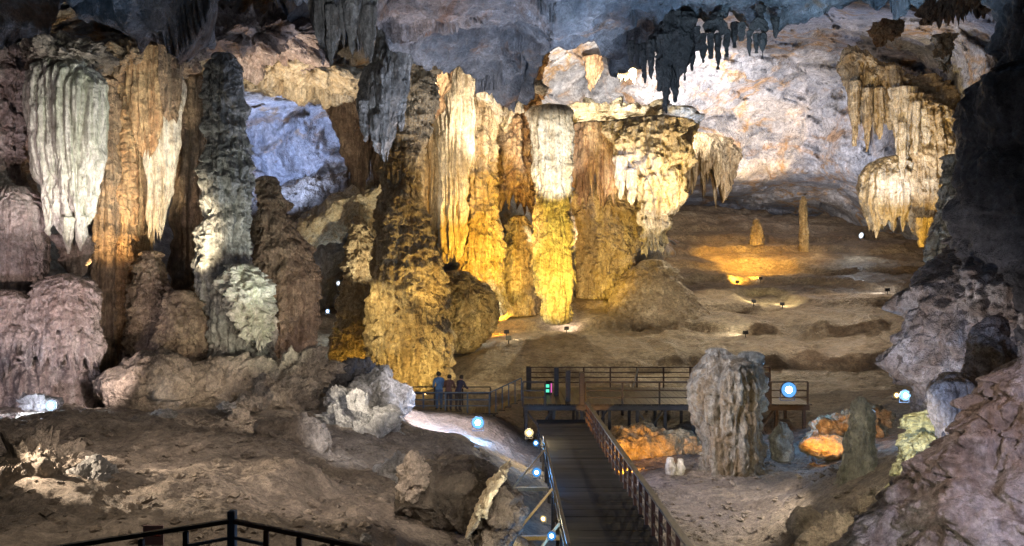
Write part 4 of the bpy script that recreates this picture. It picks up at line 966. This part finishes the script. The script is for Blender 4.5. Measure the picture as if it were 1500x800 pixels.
for k in range(3): m.box(on(226, fz - .14 - k * .045) + Vector((0, -.03, 0)), (.14, .004, .012))
m.build('faded_line', plain('faded_red_print', (.35, .06, .05), .6), nt, 0)

# ------------------------------------------------------------------ lamps
LENS = {}
def lens_mat(key, c, k):
    if key not in LENS: LENS[key] = emit('lit_lens_' + key, c, k)
    return LENS[key]
def lamp(label, px, py, d, r, key, c, k, power, col=None, face=(0, -1, .05), group=None, name='floodlight', stand=True):
    p = W(px, py, d); f = Vector(face).normalized()
    if d < 40: p.z = max(p.z, floor_z(p.x, p.y) + r * 2.0)
    root = thing(name, label, 'lamp', p, 0, group)
    MB().cyl(p - f * r * 1.3, p, r * .7, r * 1.3, 20).build('housing', M['blackmetal'], root, 0)
    ln = MB(); ln.cyl(p + f * .003, p + f * r * .25, r * .6, r * .5, 24); ln.build('lens', lens_mat(key, c, k), root, 0)
    halo = (.10, .42, 1.0) if key in ('coolwhite', 'blue') else ((1.0, .66, .22) if key == 'warm' else c)
    rf = MB(); rf.cyl(p + f * .002, p + f * r * .2, r * 1.08, r * 1.16, 24); rf.build('halo_ring', lens_mat(key + '_halo_ring', halo, .55), root, 0)  # emissive ring imitates the coloured halo around the lens
    if stand:
        b = MB()
        side = f.cross(Vector((0, 0, 1))).normalized()
        for s_ in (-1, 1): b.bar(p - f * r * .5 + side * s_ * r * 1.12, p - f * r * .5 + side * s_ * r * 1.12 - Vector((0, 0, r * 1.7)), r * .12)
        b.bar(p - f * r * .5 + side * r * 1.12 - Vector((0, 0, r * 1.7)), p - f * r * .5 - side * r * 1.12 - Vector((0, 0, r * 1.7)), r * .14)
        b.build('bracket', M['blackmetal'], root, 0)
    if power:
        q = p + f * (r * .6 + .30)
        l = bpy.data.lights.new('lamp_light', 'POINT'); l.energy = power; l.color = col or c; l.shadow_soft_size = .06
        o = bpy.data.objects.new('lamp_light', l); COL.objects.link(o); o.location = q
    return root
lamp('bright blue white floodlight on the ground by the left flowstone massif', 75, 603, 21.5, 0.132, 'coolwhite', (.75, .90, 1), 22, 240, (.70, .82, 1))
lamp('bright blue floodlight below the railing of the visitors', 700, 619, 28, 0.193, 'coolwhite', (.75, .90, 1), 22, 300, (.16, .45, 1))
lamp('warm yellow floodlight left of the far end of the walkway', 775, 634, 26, 0.122, 'warm', (1, .86, .60), 20, 110, (1, .8, .45))
lamp('largest blue white floodlight, right of the broken stump', 1155, 571, 29, 0.254, 'coolwhite', (.75, .90, 1), 22, 150, (.20, .50, 1))
lamp('blue white floodlight against the right wall, next to the small warm one', 1326, 579, 24, 0.142, 'coolwhite', (.75, .90, 1), 22, 340, (.35, .62, 1))
lamp('small warm floodlight left of the one against the right wall', 1313, 579, 24.4, .09, 'warm', (1, .86, .60), 20, 260, (1, .60, .25))
lamp('small blue lamp highest beside the walkway left edge', 785, 649, 24, 0.078, 'blue', (.45, .75, 1), 16, 30, (.15, .45, 1), face=(-.3, -1, .1))
lamp('blue lamp by the walkway inside the upper brace', 786, 692, 20, 0.098, 'blue', (.45, .75, 1), 16, 45, (.12, .42, 1), face=(-.2, -1, .1))
lamp('yellowish lamp by the walkway near the lower brace', 796, 760, 16, 0.058, 'warm', (1, .86, .60), 20, 30, (1, .85, .45), face=(-.5, -1, .1))
lamp('lowest blue lamp by the walkway at the bottom of the view', 808, 785, 14.5, 0.072, 'blue', (.45, .75, 1), 16, 14, (.12, .45, 1), face=(-.2, -1, .1))
lamp('small white lamp in the dark gap left of the golden stalagmite', 480, 456, 50, .12, 'coolwhite', (.75, .90, 1), 22, 120)
lamp('faint white lamp higher in the dark gap below the slanting slab', 496, 415, 54, .14, 'dim', (.8, .9, 1), 5, 60)
lamp('white lamp on the terrace beside the left orange glow', 709, 490, 48, .13, 'coolwhite', (.75, .90, 1), 22, 30)
lamp('small cool lamp at the foot of the golden column', 722, 440, 50, .13, 'dim', (.8, .9, 1), 5, 60)
lamp('lamp on the upper terrace edge near the canopy', 1262, 345, 70, .25, 'dim', (.8, .9, 1), 5, 200, face=(-1, -.3, .2))
G = 'black floodlights scattered on the terraces'
# floodlights aimed away over the terraces: dark backs, each washing the stone in front of it
def wash(label, px, py, d, dx, dy, col, power, tz=-.06, dt=4):
    p = W(px, py, d); p.z = floor_z(p.x, p.y) + .32
    f = Vector((dx, dy, tz)).normalized()
    root = thing('spotlight', label, 'lamp', p, 0, G)
    MB().box(p, (.34, .2, .26), f.to_track_quat('Y', 'Z').to_matrix()).build('housing', M['blackmetal'], root, .02)
    MB().box(p + f * .105, (.29, .012, .21), f.to_track_quat('Y', 'Z').to_matrix()).build('lens', lens_mat('washlens', (1, .9, .7), 6), root, 0)
    MB().cyl(p - Vector((0, 0, .12)), p - Vector((0, 0, .42)), .03).build('stake', M['blackmetal'], root, 0)
    l = bpy.data.lights.new('wash_light', 'SPOT'); l.energy = power; l.color = col; l.spot_size = R(130); l.spot_blend = .8; l.shadow_soft_size = .08
    o = bpy.data.objects.new('wash_light', l); COL.objects.link(o); o.location = p + f * .25 + Vector((0, 0, .45))
    o.rotation_euler = f.to_track_quat('-Z', 'Y').to_euler()
wash('spotlight before the pink lit patch on the lower terrace', 830, 492, 51, .1, 1, (1, .82, .72), 260)
wash('spotlight at the left orange patch of the terrace', 742, 486, 50, -.5, 1, (1, .50, .05), 800)
wash('spotlight on the bulge in the middle of the terraces', 1092, 484, 49, -.4, 1, (1, .92, .7), 420)
wash('left spotlight of the pair on the middle terrace', 1104, 441, 57, .3, 1, (1, .9, .5), 330)
wash('right spotlight of the pair on the middle terrace', 1146, 441, 57, .5, 1, (1, .9, .5), 330)
wash('spotlight left of the orange glow on the upper terrace', 1080, 408, 66, .2, 1, (1, .52, .06), 620)
wash('spotlight right of the orange glow on the upper terrace', 1114, 398, 67, -.5, 1, (1, .52, .06), 620)
wash('spotlight washing the white ledge at the right of the terraces', 1300, 430, 57, 0, 1, (.95, .95, 1), 300)
wash('spotlight glinting on the terrace below the pale rounded boulder', 1005, 428, 57, .6, 1, (1, .95, .6), 260)
wash('spotlight lighting the lowest terrace lip left of the bank', 745, 510, 46.5, .1, 1, (1, .86, .6), 260)

# ---- little things on the platform
p = W(804, 572, 33.4)
sg = thing('lit_box', 'small glowing green and pink lit box standing on the platform', 'lit box', (p.x, p.y, pz))
MB().box((p.x, p.y, pz + .33), (.32, .12, .62)).build('case', M['blackmetal'], sg, .01)
m = MB()
for k in range(2): m.box((p.x - .06, p.y - .064, pz + .18 + k * .22), (.15, .01, .14))
m.build('green_panel', emit('green_lit_panel', (.1, .75, .45), 1.2), sg, 0)
m = MB(); m.box((p.x + .11, p.y - .064, pz + .31), (.06, .01, .42)); m.build('pink_panel', emit('pink_lit_panel', (.8, .15, .5), .8), sg, 0)
p = W(931, 556, 35.2)
st_ = MB(); st_.bar((p.x - .12, 35.3, pz + .02), (p.x + .14, 35.36, pz + .95), .16, .02)
o = st_.build('cloth_strip', plain('pale_cloth', (.8, .74, .6), .8), None, .004); tag(o, 'pale narrow strip leaning on the rear platform railing', 'cloth')

# ------------------------------------------------------------------ visitors
def person(label, x, y, z, yaw, shirt, trousers, hair, h=1.68, lean=.12, arm=.5, backpack=False):
    sc = h / 1.68
    j = {}
    E = []; rad = []
    pts = []
    def P(n, co, r): j[n] = len(pts); pts.append(Vector(co) * sc); rad.append(r * sc)
    ly = lean
    P('pel', (0, 0, .92), .125); P('wai', (0, ly * .4, 1.06), .115); P('che', (0, ly, 1.26), .14); P('nek', (0, ly * 1.15, 1.42), .055)
    P('hd0', (0, ly * 1.3, 1.50), .072); P('hd1', (0, ly * 1.35, 1.585), .092); P('hd2', (0, ly * 1.3, 1.655), .06)
    P('nos', (0, ly * 1.35 + .10, 1.565), .016)
    for s_ in (-1, 1):
        k = str(s_)
        P('sh' + k, (s_ * .17, ly, 1.36), .058); P('el' + k, (s_ * .235, ly + .10 * arm, 1.12), .042); P('wr' + k, (s_ * .20, ly + .42 * arm, 1.0), .030); P('ha' + k, (s_ * .19, ly + .50 * arm, .985), .034); P('fi' + k, (s_ * .185, ly + .58 * arm, .96), .02)
        P('hp' + k, (s_ * .09, 0, .86), .095); P('kn' + k, (s_ * .10, .02 + (.03 if s_ > 0 else 0), .48), .058); P('an' + k, (s_ * .105, -.02, .09), .040); P('to' + k, (s_ * .115, .13, .03), .034)
        P('ea' + k, (s_ * .088, ly * 1.35, 1.57), .014)
    def e(a, b): E.append((j[a], j[b]))
    for a, b in (('pel', 'wai'), ('wai', 'che'), ('che', 'nek'), ('nek', 'hd0'), ('hd0', 'hd1'), ('hd1', 'hd2'), ('hd1', 'nos')): e(a, b)
    for k in ('-1', '1'):
        for a, b in (('che', 'sh' + k), ('sh' + k, 'el' + k), ('el' + k, 'wr' + k), ('wr' + k, 'ha' + k), ('ha' + k, 'fi' + k), ('pel', 'hp' + k), ('hp' + k, 'kn' + k), ('kn' + k, 'an' + k), ('an' + k, 'to' + k), ('hd1', 'ea' + k)): e(a, b)
    me = bpy.data.meshes.new('tmp'); me.from_pydata([tuple(p) for p in pts], E, [])
    o = bpy.data.objects.new('tmp', me); COL.objects.link(o)
    md = o.modifiers.new('s', 'SKIN'); md.use_smooth_shade = True
    for i, v in enumerate(me.skin_vertices[0].data): v.radius = (rad[i], rad[i] * (.8 if i in (0, 1, 2) else 1)); v.use_root = (i == 0)
    sb = o.modifiers.new('d', 'SUBSURF'); sb.levels = 2; sb.render_levels = 2
    dg = bpy.context.evaluated_depsgraph_get(); ev = o.evaluated_get(dg)
    full = bpy.data.meshes.new_from_object(ev)
    bpy.data.objects.remove(o)
    root = thing('person', label, 'person', (x, y, z), yaw)
    skin = plain('skin', (.42, .27, .19), .55, 0, .1)
    b = bpy.data.objects.new('body', full); COL.objects.link(b); b.parent = root; full.materials.clear(); full.materials.append(skin)
    def layer(name, cond, mat, push):
        bm = bmesh.new(); bm.from_mesh(full); bm.normal_update()
        bmesh.ops.delete(bm, geom=[f for f in bm.faces if not cond(f.calc_center_median() / sc)], context='FACES')
        for v in bm.verts: v.co += v.normal * push * sc
        mm = bpy.data.meshes.new(name); bm.to_mesh(mm); bm.free(); mm.materials.append(mat)
        q = bpy.data.objects.new(name, mm); COL.objects.link(q); q.parent = root
    layer('shirt', lambda c: .90 < c.z < 1.43 and not (c.y > ly + .34 * arm and abs(c.x) > .12), plain('shirt_cloth', shirt, .85), .016)
    layer('trousers', lambda c: .10 < c.z <= .97 and not (c.y > ly + .3 * arm and abs(c.x) > .14), plain('trouser_cloth', trousers, .85), .013)
    layer('hair', lambda c: c.z > 1.50 and (c.z > 1.60 or c.y < ly * 1.3 + .02) and abs(c.x) < .095, plain('hair', hair, .6), .022)
    layer('shoe', lambda c: c.z <= .105, plain('shoe_leather', (.05, .05, .05), .6), .012)
    return root
p = W(643, 400, 33.0); person('person in a blue shirt standing leftmost at the side walkway railing', p.x, 33.1, sz_, R(25), (.10, .22, .45), (.06, .12, .26), (.03, .025, .02), 1.74, .05, .3)
p = W(657, 400, 33.0); person('person with bushy black hair and brown top between two others at the railing', p.x, 32.95, sz_, R(-10), (.16, .09, .08), (.05, .05, .07), (.012, .01, .01), 1.62, .12, .7)
p = W(671, 400, 33.0); person('person in a dark top leaning on the railing, rightmost of three', p.x, 32.9, sz_, R(-35), (.05, .05, .09), (.07, .06, .06), (.05, .035, .025), 1.60, .2, .8)
